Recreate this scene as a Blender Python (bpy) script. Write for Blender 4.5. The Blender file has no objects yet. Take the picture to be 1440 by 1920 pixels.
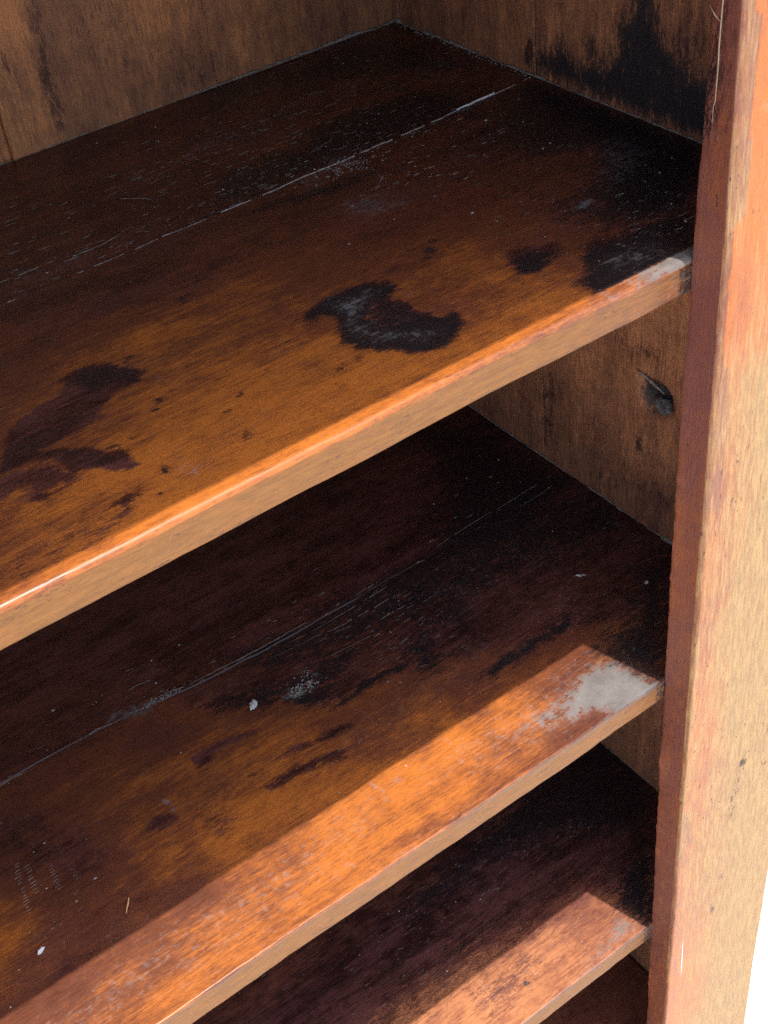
import bpy, bmesh, math, random
import numpy as np
from mathutils import Vector, Matrix

# ------------------------------------------------------------------ camera, light, exposure
SC = bpy.context.scene
COL = SC.collection
ZO = 1.10                                   # height of the upper shelf's top face above the ground
cd = bpy.data.cameras.new('camera')
cam = bpy.data.objects.new('camera', cd)
COL.objects.link(cam)
cd.sensor_fit = 'AUTO'; cd.sensor_width = 36.0
cd.lens = 2464.026 / 1920 * 36
cam.location = (-0.4841, -0.41771, 0.37569 + ZO)
cam.rotation_euler = (0.86629, 0.09742, -0.62775)
cd.clip_start = 0.01; cd.clip_end = 400
SC.camera = cam

SUN_TRAVEL = Vector((-0.27, 1.0, -5.05)).normalized()
sd = bpy.data.lights.new('sun', 'SUN')
sd.energy = 2.0; sd.angle = math.radians(0.5); sd.color = (1.0, 0.95, 0.87)
sun = bpy.data.objects.new('sun', sd)
COL.objects.link(sun)
sun.rotation_euler = SUN_TRAVEL.to_track_quat('-Z', 'Y').to_euler()
sun.location = (0.8, -3, 6)

world = bpy.data.worlds.new('World')
SC.world = world
world.use_nodes = True
nt = world.node_tree
bg = next(n for n in nt.nodes if n.type == 'BACKGROUND')
sky = nt.nodes.new('ShaderNodeTexSky')
sky.sky_type = 'NISHITA'; sky.sun_disc = False
to_sun = -SUN_TRAVEL
sky.sun_elevation = math.asin(to_sun.z)
sky.sun_rotation = math.atan2(to_sun.x, to_sun.y)
sky.air_density = 1.0; sky.dust_density = 3.0; sky.ozone_density = 1.0
nt.links.new(sky.outputs[0], bg.inputs[0])
bg.inputs[1].default_value = 0.15
SC.view_settings.view_transform = 'Standard'
SC.view_settings.look = 'None'
SC.view_settings.gamma = 1.0
SC.view_settings.exposure = 1.6
SC.cycles.use_denoising = False
SC.cycles.max_bounces = 10
SC.cycles.diffuse_bounces = 6

# ------------------------------------------------------------------ wear data: outlines of stains and of some painted sun and shade, in mm on each surface
# (kind, strength, softness in mm, outline); m = deep maroon stain or painted shade, k = black, g = bare and dusty, with some painted sheen, p = pale worn wood
MASKS = {
 'shelf1': [
  ('m',1,2.5,[(-378.9,114.2),(-373.2,114.5),(-361.1,133.9),(-356.2,143.2),(-347.5,147.3),(-337.3,152.3),(-328.3,150.1),(-322.0,152.7),(-315.2,162.7),(-306.2,166.4),(-297.5,164.9),(-288.9,158.8),(-282.7,146.0),(-279.7,139.7),(-285.3,135.0),(-296.8,135.0),(-304.7,131.7),(-313.1,125.0),(-313.2,120.9),(-323.4,118.3),(-330.8,115.3),(-341.5,115.4),(-351.4,114.9),(-361.1,114.4),(-368.1,113.4),(-374.4,111.8)]),
  ('k',0.8,4,[(-314,163),(-306,166),(-298,165),(-289,158),(-283,145),(-281,140),(-286,136),(-296,141),(-309,144),(-314,153)]),
  ('k',0.62,5,[(-378,117),(-372,119),(-359,130),(-345,129),(-327,128),(-341,117),(-351,116),(-363,116),(-370,113)]),
  ('m',1,2.2,[(-350.7,114.3),(-343.4,111.3),(-339.7,104.9),(-332.1,100.7),(-327.1,91.2),(-320.8,88.2),(-320.2,81.9),(-321.5,75.6),(-320.9,69.5),(-324.7,69.4),(-331.2,75.4),(-335.1,82.7),(-342.9,86.3),(-348.0,87.4),(-349.1,105.2),(-356.4,110.1),(-369.3,110.8),(-374.9,110.5),(-380.0,111.6),(-376.7,119.6),(-372.1,117.2),(-363.1,116.3)]),
  ('k',0.6,4,[(-346,111),(-334,101),(-327,87),(-324,71),(-332,82),(-340,93),(-347,105)]),
  ('m',0.8,5,[(-373,111),(-350,103),(-343,86),(-344,80),(-353,81),(-362,80),(-363,75),(-371,78),(-377,85),(-370,92),(-384,90),(-388,94),(-379,114)]),
  ('m',0.9,3,[(-373.1,87.2),(-365.8,89.3),(-359.9,82.1),(-363.9,75.3),(-370.8,78.1),(-374.1,82.9)]),
  ('m',0.85,3,[(-326.6,51.4),(-340.2,43.2),(-344.4,38.6),(-354.0,37.5),(-359.3,34.2),(-370.4,33.2),(-365.8,35.3),(-357.1,38.7),(-347.6,43.2),(-342.8,48.9),(-342.9,52.4),(-334.2,54.8)]),
  ('m',0.52,9,[(-363,57),(-342,52),(-343,42),(-358,36),(-372,32),(-391,34),(-407,37),(-402,48),(-385,48)]),
  ('g',0.72,5,[(-304,76),(-302,69),(-301,57),(-295,55),(-289,50),(-291,44),(-299,46),(-303,40),(-308,43),(-309,51),(-307,62)]),
  ('g',0.5,12,[(-393,48),(-379,59),(-361,59),(-362,49),(-378,42),(-395,39)]),
  ('g',0.55,5,[(-289,159),(-282,148),(-287,143),(-292,150)]),
  ('g',0.55,5,[(-325,162),(-320,157),(-326,150),(-328,152)]),
  ('g',0.45,14,[(-272,171),(-262,156),(-279,105),(-284,116)]),
  ('k',0.95,1.2,[(-290.9,104.9),(-291.5,103.2),(-293.1,103.5),(-294.6,102.1),(-295.2,103.4),(-295.0,104.9),(-294.1,106.0),(-293.2,108.1),(-292.2,106.7),(-291.2,106.3)]),
  ('k',0.95,1.2,[(-282.2,111.4),(-284.2,110.4),(-285.3,109.4),(-286.9,109.0),(-288.2,109.8),(-287.1,111.3),(-287.6,112.8),(-285.8,113.5),(-284.4,113.1),(-283.6,112.4)]),
  ('k',0.95,1.2,[(-309.9,58.9),(-311.4,56.3),(-312.8,55.2),(-313.8,55.6),(-315.7,55.5),(-314.1,59.0),(-313.6,61.4),(-312.2,63.4),(-310.6,63.8),(-311.1,60.5)]),
  ('k',0.95,1.2,[(-320.6,44.3),(-320.6,43.5),(-322.1,42.8),(-323.7,43.4),(-325.1,43.7),(-326.3,44.4),(-324.8,45.1),(-323.3,45.4),(-321.4,45.9),(-320.2,45.1)]),
  ('k',0.95,1.2,[(-306.4,34.1),(-307.6,33.5),(-309.1,33.2),(-311.2,32.6),(-311.5,33.7),(-312.2,34.3),(-311.9,35.1),(-310.2,35.7),(-308.8,35.0),(-306.5,35.1)]),
  ('k',0.95,1.2,[(-319.3,94.0),(-318.8,92.6),(-321.3,92.6),(-322.9,92.5),(-324.7,92.8),(-325.3,93.9),(-323.2,94.6),(-322.5,95.9),(-320.4,95.8),(-319.4,94.9)]),
  ('k',0.95,1.2,[(-311.1,93.0),(-311.5,92.4),(-312.3,92.3),(-313.3,91.7),(-313.5,92.4),(-313.6,93.0),(-313.3,93.5),(-312.7,94.3),(-312.1,93.6),(-311.2,93.6)]),
  ('k',0.95,1.2,[(-270.0,115.1),(-270.9,114.7),(-271.7,114.4),(-272.6,114.4),(-273.9,114.4),(-273.0,115.1),(-273.1,115.5),(-272.3,115.9),(-271.2,115.9),(-271.1,115.4)]),
  ('k',0.95,1.2,[(-276.2,114.4),(-276.6,113.9),(-277.4,113.6),(-278.5,113.2),(-278.5,114.0),(-279.2,114.4),(-278.8,115.0),(-277.9,115.3),(-277.1,115.0),(-275.7,115.2)]),
  ('k',0.95,1.2,[(-250.3,85.0),(-252.1,83.9),(-253.5,83.2),(-254.9,83.1),(-256.8,83.3),(-255.3,85.0),(-255.4,86.3),(-253.8,87.2),(-252.2,87.1),(-252.1,85.8)]),
  ('k',0.95,1.2,[(-263.6,78.2),(-264.2,77.5),(-264.9,77.0),(-266.1,76.5),(-266.0,77.7),(-266.6,78.2),(-266.1,79.0),(-265.2,79.5),(-264.5,79.0),(-263.1,79.2)]),
  ('k',0.95,1.2,[(-337.7,179.5),(-338.6,178.9),(-339.3,178.6),(-340.1,178.3),(-340.9,178.5),(-340.3,179.3),(-340.5,179.9),(-339.7,180.5),(-338.9,180.3),(-338.6,179.9)]),
  ('k',0.95,1.2,[(-276.8,157.8),(-279.1,156.9),(-280.5,156.2),(-282.2,156.0),(-284.4,156.2),(-282.8,157.5),(-283.4,158.6),(-281.5,159.3),(-279.6,159.3),(-279.1,158.4)]),
  ('k',1,2.5,[(-193.8,119.4),(-182.5,129.5),(-173.0,130.4),(-157.4,130.5),(-144.5,128.1),(-139.2,120.1),(-135.2,112.1),(-146.2,108.7),(-156.8,109.0),(-163.5,103.0),(-164.6,91.6),(-163.9,86.1),(-154.5,82.8),(-145.5,78.9),(-139.0,74.9),(-136.7,70.1),(-128.4,73.0),(-130.2,62.4),(-139.7,52.6),(-154.0,48.0),(-165.2,54.4),(-174.2,65.5),(-183.6,74.7),(-188.0,84.7),(-187.3,94.8),(-179.4,103.8),(-176.4,113.3),(-180.3,119.7),(-187.5,119.3)]),
  ('k',0.62,3,[(-158.2,110.4),(-145.1,110.2),(-140.2,92.4),(-140.1,79.7),(-138.3,68.1),(-151.0,73.3),(-165.9,83.3),(-164.6,101.5)]),
  ('m',1,2.5,[(-156.8,109.0),(-146.2,108.7),(-139.0,81.1),(-139.4,66.7),(-148.9,76.1),(-164.9,84.7),(-163.2,100.2)]),
  ('m',0.9,3,[(-195.5,118.6),(-182.2,131.8),(-170.9,133.5),(-155.8,132.8),(-142.8,130.5),(-136.1,121.0),(-133.3,111.4),(-146.2,108.7),(-158.2,120.7),(-182.7,119.6)]),
  ('g',0.75,6,[(-177,129),(-163,128),(-146,124),(-140,116),(-157,109),(-164,103),(-167,89),(-158,75),(-144,62),(-157,58),(-178,76),(-182,94),(-176,108)]),
  ('g',0.62,5,[(-176,113),(-165,107),(-167,94),(-176,89),(-180,100)]),
  ('k',0.75,3,[(-94.1,131.0),(-96.5,126.8),(-99.9,127.1),(-103.5,124.6),(-105.1,126.8),(-103.4,130.7),(-100.9,133.5),(-97.7,138.3),(-95.6,135.8),(-94.5,133.9)]),
  ('k',0.7,2,[(-87.8,139.6),(-88.6,137.8),(-90.8,136.8),(-92.0,137.7),(-94.3,137.4),(-93.6,139.4),(-91.9,140.8),(-90.2,142.0),(-87.8,143.0),(-88.2,140.8)]),
  ('m',0.85,2,[(-122.3,130.8),(-125.0,129.6),(-126.8,128.0),(-130.1,127.6),(-130.6,129.3),(-131.3,130.5),(-130.9,132.4),(-127.5,132.9),(-125.2,132.7),(-122.1,132.6)]),
  ('m',0.75,2,[(-200.6,68.3),(-199.8,66.3),(-203.3,65.9),(-205.7,66.2),(-207.9,66.8),(-209.6,68.4),(-205.9,69.4),(-204.3,71.0),(-201.1,71.3),(-199.6,69.9)]),
  ('m',0.7,2,[(-188.9,71.5),(-189.9,70.3),(-191.4,68.7),(-193.1,69.6),(-194.0,70.4),(-195.0,71.5),(-193.8,73.0),(-191.7,73.0),(-189.6,73.8),(-188.1,73.0)]),
  ('m',0.7,2,[(-264.2,54.2),(-266.2,52.9),(-267.9,52.3),(-270.3,51.3),(-271.3,52.8),(-270.7,54.2),(-270.6,55.8),(-268.6,57.1),(-266.9,56.0),(-265.2,55.6)]),
  ('k',0.9,1.2,[(-252.4,84.7),(-252.1,83.3),(-254.1,83.0),(-255.4,83.3),(-256.9,83.5),(-257.5,84.6),(-255.6,85.4),(-254.7,86.4),(-252.8,86.7),(-252.1,85.6)]),
  ('k',0.8,1.2,[(-205.2,110.2),(-207.4,109.2),(-208.8,108.5),(-210.5,108.2),(-212.3,108.7),(-210.8,110.1),(-211.1,111.3),(-209.3,112.2),(-207.6,111.9),(-207.0,111.0)]),
  ('k',0.8,1.2,[(-234.2,92.3),(-234.6,91.6),(-235.5,90.8),(-236.4,91.6),(-237.6,91.5),(-237.7,92.2),(-237.0,92.9),(-235.9,93.0),(-234.6,93.7),(-234.3,92.9)]),
  ('k',0.8,1.2,[(-263.6,78.2),(-264.3,77.4),(-265.4,77.4),(-266.6,76.8),(-267.3,77.4),(-267.0,78.2),(-266.5,78.9),(-265.7,79.9),(-264.8,79.3),(-264.1,78.9)]),
  ('g',0.66,8,[(-116,215),(-85,225),(-65,197),(-76,182),(-104,186)]),
  ('g',0.6,3,[(-134.0,109.6),(-130.4,98.0),(-133.7,96.1),(-135.6,105.8)]),
  ('g',0.5,10,[(-221,113),(-210,113),(-212,101),(-228,102),(-235,102)]),
  ('g',0.58,4,[(-188,60),(-188,59),(-190,58),(-192,59),(-194,59),(-195,60),(-192,61),(-191,62),(-189,62),(-188,61)]),
  ('g',0.5,8,[(-91,51),(-89,46),(-96,45),(-101,46),(-103,48),(-107,51),(-100,53),(-96,56),(-90,56),(-86,54)]),
  ('k',0.95,14,[(101,271),(61,258),(28,213),(33,172),(57,165),(51,149),(27,129),(13,121),(3,98),(8,74),(40,60),(79,83),(112,119)]),
  ('k',0.72,9,[(-12,118),(1,120),(9,105),(7,82),(-6,89),(-18,102)]),
  ('m',0.85,16,[(61,258),(19,264),(-5,233),(5,192),(29,162),(46,154),(14,126),(-17,123),(-13,75),(33,51),(112,119),(101,271)]),
  ('k',0.9,4,[(-42,67),(-31,70),(-14,65),(3,68),(40,60),(-1,15),(-10,24),(-50,27),(-60,28),(-68,46),(-49,53)]),
  ('m',0.8,5,[(-39,73),(-23,76),(-4,69),(8,74),(20,68),(9,55),(-43,57)]),
  ('g',0.62,10,[(64,173),(86,164),(88,126),(44,104),(21,111),(20,129)]),
  ('g',0.62,8,[(-42,51),(-17,56),(4,57),(-2,35),(-15,31),(-49,37)]),
  ('g',0.95,3,[(-3.7,115.2),(7.3,116.4),(13.1,110.3),(0.4,104.3),(-7.5,107.9)]),
  ('g',0.95,2.5,[(-39.7,51.6),(-28.7,54.1),(-21.2,50.6),(-30.7,47.8),(-39.8,49.4)]),
  ('g',0.5,10,[(49,238),(64,229),(55,214),(42,221)]),
  ('k',0.95,3.5,[(-74,87),(-60,91),(-49,83),(-52,77),(-68,73),(-76,75)]),
  ('m',0.8,3,[(-69.0,101.2),(-54.6,97.9),(-37.9,86.5),(-44.6,79.0),(-57.9,72.9),(-72.2,68.4),(-79.1,75.4),(-75.8,88.4)]),
  ('m',0.7,3,[(-43.6,101.3),(-32.5,101.7),(-33.1,97.8),(-42.9,97.5)]),
  ('m',0.7,3,[(-21.9,84.6),(-12.0,83.4),(-12.1,78.9),(-22.6,79.4)]),
  ('k',0.7,3,[(-33.2,193.9),(-18.0,195.2),(-19.5,191.5),(-31.7,188.7)]),
  ('g',0.62,10,[(-15,221),(-13,235),(11,224),(3,213),(-15,214)]),
  ('k',0.95,12,[(-76,312),(-39,329),(1,327),(23,324),(32,347),(39,315),(55,274),(41,268),(-11,268),(-53,271),(-84,275),(-161,272),(-139,311),(-97,311)]),
  ('k',0.7,14,[(-66,436),(-6,431),(62,435),(85,419),(99,328),(82,308),(41,360),(-3,397),(-39,405),(-85,403)]),
  ('k',0.7,4,[(-132,255),(-101,249),(-65,242),(-48,250),(-52,240),(-81,231),(-111,235),(-125,242),(-154,245),(-164,246)]),
  ('k',0.68,3,[(-36.3,193.7),(-19.5,193.3),(-22.6,189.5),(-31.7,188.7)]),
  ('g',0.62,18,[(-96,384),(-66,385),(-38,381),(-16,378),(-36,361),(-72,340),(-108,339),(-145,348),(-148,367)]),
  ('g',0.56,14,[(-2,377),(25,370),(14,344),(-10,354)]),
  ('g',0.58,12,[(32,337),(81,369),(100,342),(79,316),(45,322)]),
  ('g',0.5,12,[(-130,302),(-103,302),(-90,296),(-114,285)]),
  ('g',0.62,5,[(-102,268),(-87,270),(-82,257),(-91,249),(-104,245),(-109,250)]),
  ('g',0.62,5,[(-77,286),(-53,279),(-54,265),(-62,250),(-75,247),(-76,262),(-72,276)]),
  ('g',0.5,16,[(-192,361),(-148,383),(-135,345),(-184,331)]),
  ('g',0.5,8,[(-293,303),(-262,294),(-229,287),(-278,258),(-302,282)]),
  ('m',0.55,30,[(-304,318),(-235,275),(-196,244),(-196,213),(-216,203),(-231,182),(-271,202),(-306,199),(-348,211)]),
  ('m',0.8,3,[(-255.4,230.6),(-243.1,230.7),(-242.2,225.6),(-254.4,225.5)]),
  ('m',0.8,4,[(-232,195),(-216,203),(-196,213),(-195,208),(-217,196),(-231,182),(-236,186)]),
 ],
 'shelf2': [
  ('m',0.68,7,[(-405,321),(-328,298),(-290,255),(-269,210),(-244,191),(-228,186),(-213,168),(-201,158),(-186,156),(-170,156),(-149,159),(-140,153),(-129,141),(-114,140),(-95,130),(-20,103),(62,56),(289,275),(-335,572)]),
  ('k',0.62,8,[(-277,224),(-245,226),(-212,211),(-163,204),(-140,189),(-170,179),(-201,158),(-213,168),(-228,186),(-244,191)]),
  ('k',0.95,3,[(-206.9,163.1),(-184.3,159.2),(-166.3,164.3),(-149.1,163.3),(-131.9,155.4),(-140.2,153.2),(-149.2,158.7),(-170.4,156.3),(-186.2,156.4)]),
  ('k',0.8,10,[(-130,158),(-127,175),(-97,184),(-53,181),(-70,160),(-98,172),(-107,160),(-112,138),(-130,141)]),
  ('k',0.62,10,[(-241,260),(-179,254),(-131,251),(-11,244),(122,216),(86,157),(-27,179),(-118,197),(-180,203),(-219,217)]),
  ('k',0.95,4,[(-102,111),(-86,115),(-58,115),(-29,114),(-9,116),(-14,106),(-43,106),(-68,107),(-90,105)]),
  ('k',0.9,20,[(35,337),(-44,234),(-12,205),(23,190),(46,198),(77,219),(108,241),(91,356),(32,412)]),
  ('k',0.8,10,[(18,183),(39,182),(59,208),(85,215),(45,215),(8,198)]),
  ('k',0.85,14,[(103,118),(0,17),(-11,23),(-23,70),(3,86),(24,81),(51,109),(70,119)]),  # upright's cast shadow on this shelf, painted dark
  ('g',0.55,22,[(-23,70),(2,77),(15,60),(6,30),(-11,23)]),
  ('g',0.5,12,[(71,231),(94,226),(100,180),(107,126),(83,119),(63,126),(79,154),(80,197)]),
  ('g',0.47,14,[(-49,221),(-9,219),(-31,183),(-48,171),(-78,182)]),
  ('g',0.47,10,[(-21,112),(14,117),(5,99),(-17,103)]),
  ('g',0.7,3,[(-44.6,185.6),(-40.3,183.1),(-42.3,174.2),(-46.3,172.5),(-46.8,179.6)]),
  ('g',0.7,2.5,[(-29.8,198.3),(-30.9,186.9),(-34.9,186.4)]),
  ('g',0.7,2.5,[(-33.6,159.8),(-30.6,155.9),(-34.3,152.6),(-35.7,155.2)]),
  ('g',0.8,2.5,[(-3.0,109.5),(3.4,107.6),(-1.1,102.7),(-5.3,103.9)]),
  ('m',0.85,3,[(-261.0,145.3),(-242.6,148.4),(-227.3,141.6),(-207.4,141.6),(-195.8,138.1),(-198.6,134.1),(-208.2,133.7),(-224.4,137.0),(-237.6,139.9),(-248.8,141.1)]),
  ('m',0.9,3.5,[(-280,131),(-267,132),(-247,130),(-226,126),(-211,121),(-218,115),(-236,120),(-252,122),(-265,121),(-276,126)]),
  ('k',0.75,1.5,[(-278.8,147.3),(-272.3,143.7),(-259.9,142.4),(-266.2,141.6),(-276.2,142.1)]),
  ('k',0.8,1.5,[(-228.2,140.3),(-216.0,140.4),(-206.3,136.4),(-211.6,135.5),(-223.5,138.3)]),
  ('m',0.9,3,[(-301.3,186.0),(-283.0,187.2),(-252.5,178.2),(-255.1,173.9),(-285.1,178.4),(-297.3,170.1),(-303.1,175.1)]),
  ('m',0.9,3,[(-346.4,158.3),(-336.4,153.7),(-333.8,145.8),(-349.2,145.5),(-355.8,151.0)]),
  ('k',0.85,1.2,[(-309.1,141.2),(-303.7,139.6),(-305.4,139.1),(-308.7,139.5)]),
  ('g',0.85,1.6,[(-337.8,170.4),(-333.9,167.1),(-330.8,149.9),(-334.3,150.0),(-336.1,159.2)]),
  ('g',0.62,5,[(-421,219),(-411,218),(-409,211),(-418,211)]),
  ('g',0.6,3,[(-402.2,216.7),(-401.7,214.9),(-403.0,214.2),(-404.3,214.7),(-404.9,215.9),(-406.3,217.2),(-404.8,218.2),(-403.9,219.0),(-402.6,219.3),(-401.3,218.4)]),
  ('g',0.75,3,[(-342.8,255.9),(-324.0,264.2),(-310.8,260.8),(-303.4,257.8),(-292.4,253.0),(-297.5,243.6),(-311.6,242.3),(-321.8,245.5),(-322.8,252.0),(-336.0,252.1)]),
  ('g',0.56,8,[(-295,291),(-277,290),(-260,282),(-263,275),(-285,275),(-296,281)]),
  ('g',0.6,4,[(-286,266),(-280,265),(-285,253),(-289,254)]),
  ('g',0.72,3,[(-227.0,188.3),(-217.4,194.8),(-206.5,194.6),(-202.4,188.7),(-193.4,185.5),(-202.3,179.4),(-211.1,180.2),(-217.1,183.1),(-215.9,175.3),(-219.9,181.1)]),
  ('g',0.7,2,[(-193.5,197.4),(-187.5,196.8),(-186.4,191.2),(-192.4,184.6),(-193.5,190.2)]),
  ('g',0.7,2,[(-175.3,181.5),(-172.3,177.7),(-175.8,176.1)]),
  ('k',0.95,2,[(-215.2,186.0),(-210.3,186.3),(-210.1,177.1),(-201.2,176.2),(-206.0,171.3),(-214.0,175.9)]),
  ('m',0.55,5,[(-314,135),(-299,121),(-305,109),(-316,107),(-326,113),(-325,139)]),
  ('m',0.62,10,[(-433,223),(-408,189),(-381,189),(-383,146),(-412,139),(-435,171),(-440,205)]),
  ('m',0.8,12,[(-434,238),(-418,215),(-411,200),(-429,203),(-440,207),(-446,211)]),
  ('m',0.6,8,[(-466,100),(-438,94),(-422,90),(-432,85),(-456,87)]),
  ('g',0.5,12,[(-420,95),(-408,104),(-378,93),(-337,94),(-324,90),(-343,85),(-395,84)]),
  ('g',0.56,8,[(-454,128),(-437,132),(-440,115),(-453,114)]),
  ('m',0.5,10,[(-394,127),(-412,111),(-378,93),(-364,99)]),
  ('g',0.36,40,[(-132,244),(-36,259),(78,257),(90,118),(11,35),(-22,93),(-91,154),(-162,159)]),  # dust film, also a soft reflected sheen painted on dark wood
  ('g',0.5,20,[(-75,154),(-43,118),(-97,115),(-197,110),(-234,122)]),
  ('g',0.55,14,[(-498,71),(-386,78),(-243,83),(-194,76),(-239,51),(-368,41),(-446,33)]),
  ('g',0.62,12,[(-32,77),(-87,79),(-149,74),(-205,62),(-152,47),(-94,59)]),
  ('g',0.97,9,[(-26,67),(-13,63),(-3,13),(-44,12),(-61,30),(-84,34),(-84,47),(-66,62),(-42,69)]),
  ('g',0.74,12,[(-28,75),(-14,67),(-10,39),(-62,28),(-95,30),(-111,39),(-149,56),(-162,64),(-107,67),(-80,71),(-48,76)]),
  ('g',0.58,8,[(-69,70),(-128,56),(-162,52),(-175,42),(-127,37),(-106,44)]),
  ('m',0.6,8,[(-164,21),(-126,22),(-77,22),(-47,28),(-47,22),(-93,21),(-157,21),(-207,24),(-218,33)]),
  ('g',0.6,5,[(-238,29),(-181,28),(-154,28),(-157,24),(-207,24),(-244,23)]),
  ('m',0.55,8,[(-75,75),(-29,80),(-29,66),(-58,65),(-97,61)]),
  ('g',0.54,22,[(-409,70),(-284,73),(-249,38),(-315,26),(-403,25)]),
  ('g',0.52,18,[(-461,76),(-405,77),(-404,44),(-446,47)]),
  ('g',0.75,4,[(-352,51),(-351,49),(-354,49),(-355,50),(-357,51),(-359,52),(-356,53),(-355,54),(-353,54),(-351,53)]),
  ('g',0.7,6,[(-452,62),(-453,60),(-456,59),(-459,61),(-464,61),(-464,64),(-462,65),(-459,66),(-455,67),(-454,64)]),
  ('g',0.95,1,[(-215.9,84.8),(-214.4,82.6),(-215.0,70.4),(-216.6,63.1),(-218.9,64.1),(-217.7,70.8)]),
  ('g',0.8,1,[(-156.9,84.4),(-155.0,83.8),(-156.6,74.7),(-158.5,75.3)]),
  ('g',0.65,3,[(-180.2,72.4),(-176.4,69.3),(-178.3,64.8),(-182.5,67.4)]),
  ('g',0.7,1,[(-178.3,65.8),(-176.5,49.4),(-177.4,49.2),(-179.4,65.4)]),
  ('g',0.7,1.5,[(-223.4,52.8),(-219.9,52.6),(-222.0,50.7)]),
  ('m',0.6,6,[(-246,29),(-248,27),(-252,28),(-255,27),(-257,29),(-257,31),(-256,32),(-254,34),(-251,32),(-247,31)]),
  ('g',0.7,5,[(-243,29),(-246,28),(-249,27),(-252,27),(-254,29),(-253,31),(-253,33),(-250,34),(-247,32),(-245,31)]),
 ],
 'shelf3': [
  ('g',0.38,40,[(-121,188),(17,198),(76,115),(10,36),(-28,110),(-149,113)]),  # painted sheen and dust film over the dark part
  ('m',0.8,20,[(-404,182),(-178,192),(-54,193),(110,186),(104,107),(15,19),(-22,82),(-255,86),(-357,89)]),  # shaded part behind the sunlit strip, darkened in the colour
  ('k',0.75,14,[(-181,173),(-77,188),(77,211),(177,202),(132,142),(59,83),(11,138),(-69,159),(-162,157)]),
  ('k',0.85,8,[(61,81),(2,22),(-7,24),(-12,58),(20,78)]),  # painted dark where the upright's shadow falls
  ('g',0.54,12,[(-80,165),(-54,169),(23,152),(61,120),(7,134),(-63,147)]),
  ('g',0.5,10,[(-205,139),(-152,132),(-187,124)]),
  ('g',0.8,7,[(-32,43),(-10,53),(-7,25),(-56,24),(-87,23),(-63,36)]),
  ('g',0.45,20,[(-218,80),(-22,82),(-21,48),(-150,25)]),
  ('m',0.6,10,[(-165,77),(-95,69),(-90,48),(-165,43)]),
  ('k',1,1.4,[(-117.3,45.2),(-119.4,45.0),(-121.2,46.1),(-123.3,46.8),(-124.6,48.9),(-122.9,49.7),(-122.0,50.8),(-119.9,51.0),(-118.5,49.0),(-118.2,47.4)]),
  ('g',0.7,3,[(-119.3,46.8),(-120.8,44.9),(-124.1,46.9),(-126.1,49.0),(-129.1,51.6),(-127.6,53.6),(-124.9,53.4),(-122.4,54.0),(-119.2,51.8),(-119.7,49.2)]),
  ('g',0.6,4,[(-121,26),(-72,27),(-75,23),(-114,20),(-144,20)]),
 ],
 'side': [
  ('k',0.85,7,[(284,5),(282,8),(265,22),(243,32),(237,26),(232,20),(224,23),(222,36),(220,43),(213,42),(212,27),(199,32),(194,46),(193,62),(185,62),(181,78),(177,89),(165,88),(160,70),(154,54),(140,51),(120,40),(105,44),(101,1),(277,3)]),
  ('k',0.62,16,[(154,54),(120,65),(101,1),(161,-7)]),
  ('k',0.7,1.5,[(265.9,45.6),(266.5,43.7),(267.9,43.1),(269.1,42.6),(270.8,42.5),(270.4,44.5),(269.9,45.9),(269.2,47.7),(267.6,47.8),(267.1,46.3)]),
  ('k',0.7,1.5,[(273.6,32.0),(274.1,30.5),(275.2,30.1),(276.2,29.0),(277.2,29.6),(277.0,31.2),(276.7,32.4),(276.1,34.2),(275.0,33.5),(274.4,33.0)]),
  ('m',0.8,3,[(284.3,23.8),(275.8,25.9),(276.4,8.7),(285.1,6.4)]),
  ('k',0.46,16,[(238,-325),(198,-307),(120,-273),(118,-304),(198,-337)]),
  ('m',0.75,8,[(190,-177),(149,-171),(119,-186),(132,-181),(183,-184)]),
  ('m',0.7,5,[(269,-249),(261,-245),(260,-310),(271,-323)]),
  ('k',0.75,2,[(273.6,-264.4),(270.4,-262.8),(271.1,-324.8),(274.3,-326.7)]),
  ('g',0.6,2,[(262.3,-309.4),(254.0,-304.8),(246.0,-323.0),(252.3,-328.4)]),
  ('g',0.6,2,[(208.8,-231.5),(205.1,-229.6),(206.7,-257.3),(209.5,-258.8)]),
  ('g',0.65,2,[(214.9,-301.7),(212.0,-300.0),(209.8,-326.4),(214.7,-332.8)]),
  ('g',0.5,2,[(183.3,-195.9),(181.9,-195.3),(181.7,-204.1),(182.9,-204.7)]),
  ('k',0.8,2,[(163.6,-256.3),(161.8,-256.9),(159.5,-270.0),(162.2,-271.5)]),
  ('g',0.62,5,[(140,-213),(146,-220),(153,-228),(161,-231),(159,-220),(161,-214),(156,-204),(147,-201),(143,-203),(134,-202)]),
  ('g',0.5,8,[(442,-9),(432,7),(414,22),(411,-1),(402,-5)]),
 ],
 'back': [
  ('g',0.5,6,[(-55,33),(-48,33),(-29,25),(-45,16),(-58,16)]),
  ('m',0.6,3,[(-182.6,104.5),(-186.6,81.2),(-189.3,45.7),(-189.2,7.3),(-177.9,7.3),(-180.1,42.7),(-178.3,96.4)]),
  ('m',0.7,10,[(-218,73),(-204,69),(-206,56),(-216,56),(-223,58)]),
  ('m',0.55,20,[(-94,35),(-64,30),(-61,5),(-96,8)]),
  ('m',0.55,20,[(-140,93),(-123,88),(-130,46),(-149,52)]),
  ('g',0.52,12,[(-232,3),(-171,3),(-84,2),(-14,4),(85,3),(106,3),(108,19),(81,11),(-12,12),(-82,9),(-169,10),(-230,10)]),
 ],
 'stile': [
  ('p',1,40,[(33,-1037),(-5,-64),(49,-38),(141,-177),(275,-1365)]),
  ('p',0.5,60,[(-12,-138),(-6,37),(37,52),(141,-177)]),
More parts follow.
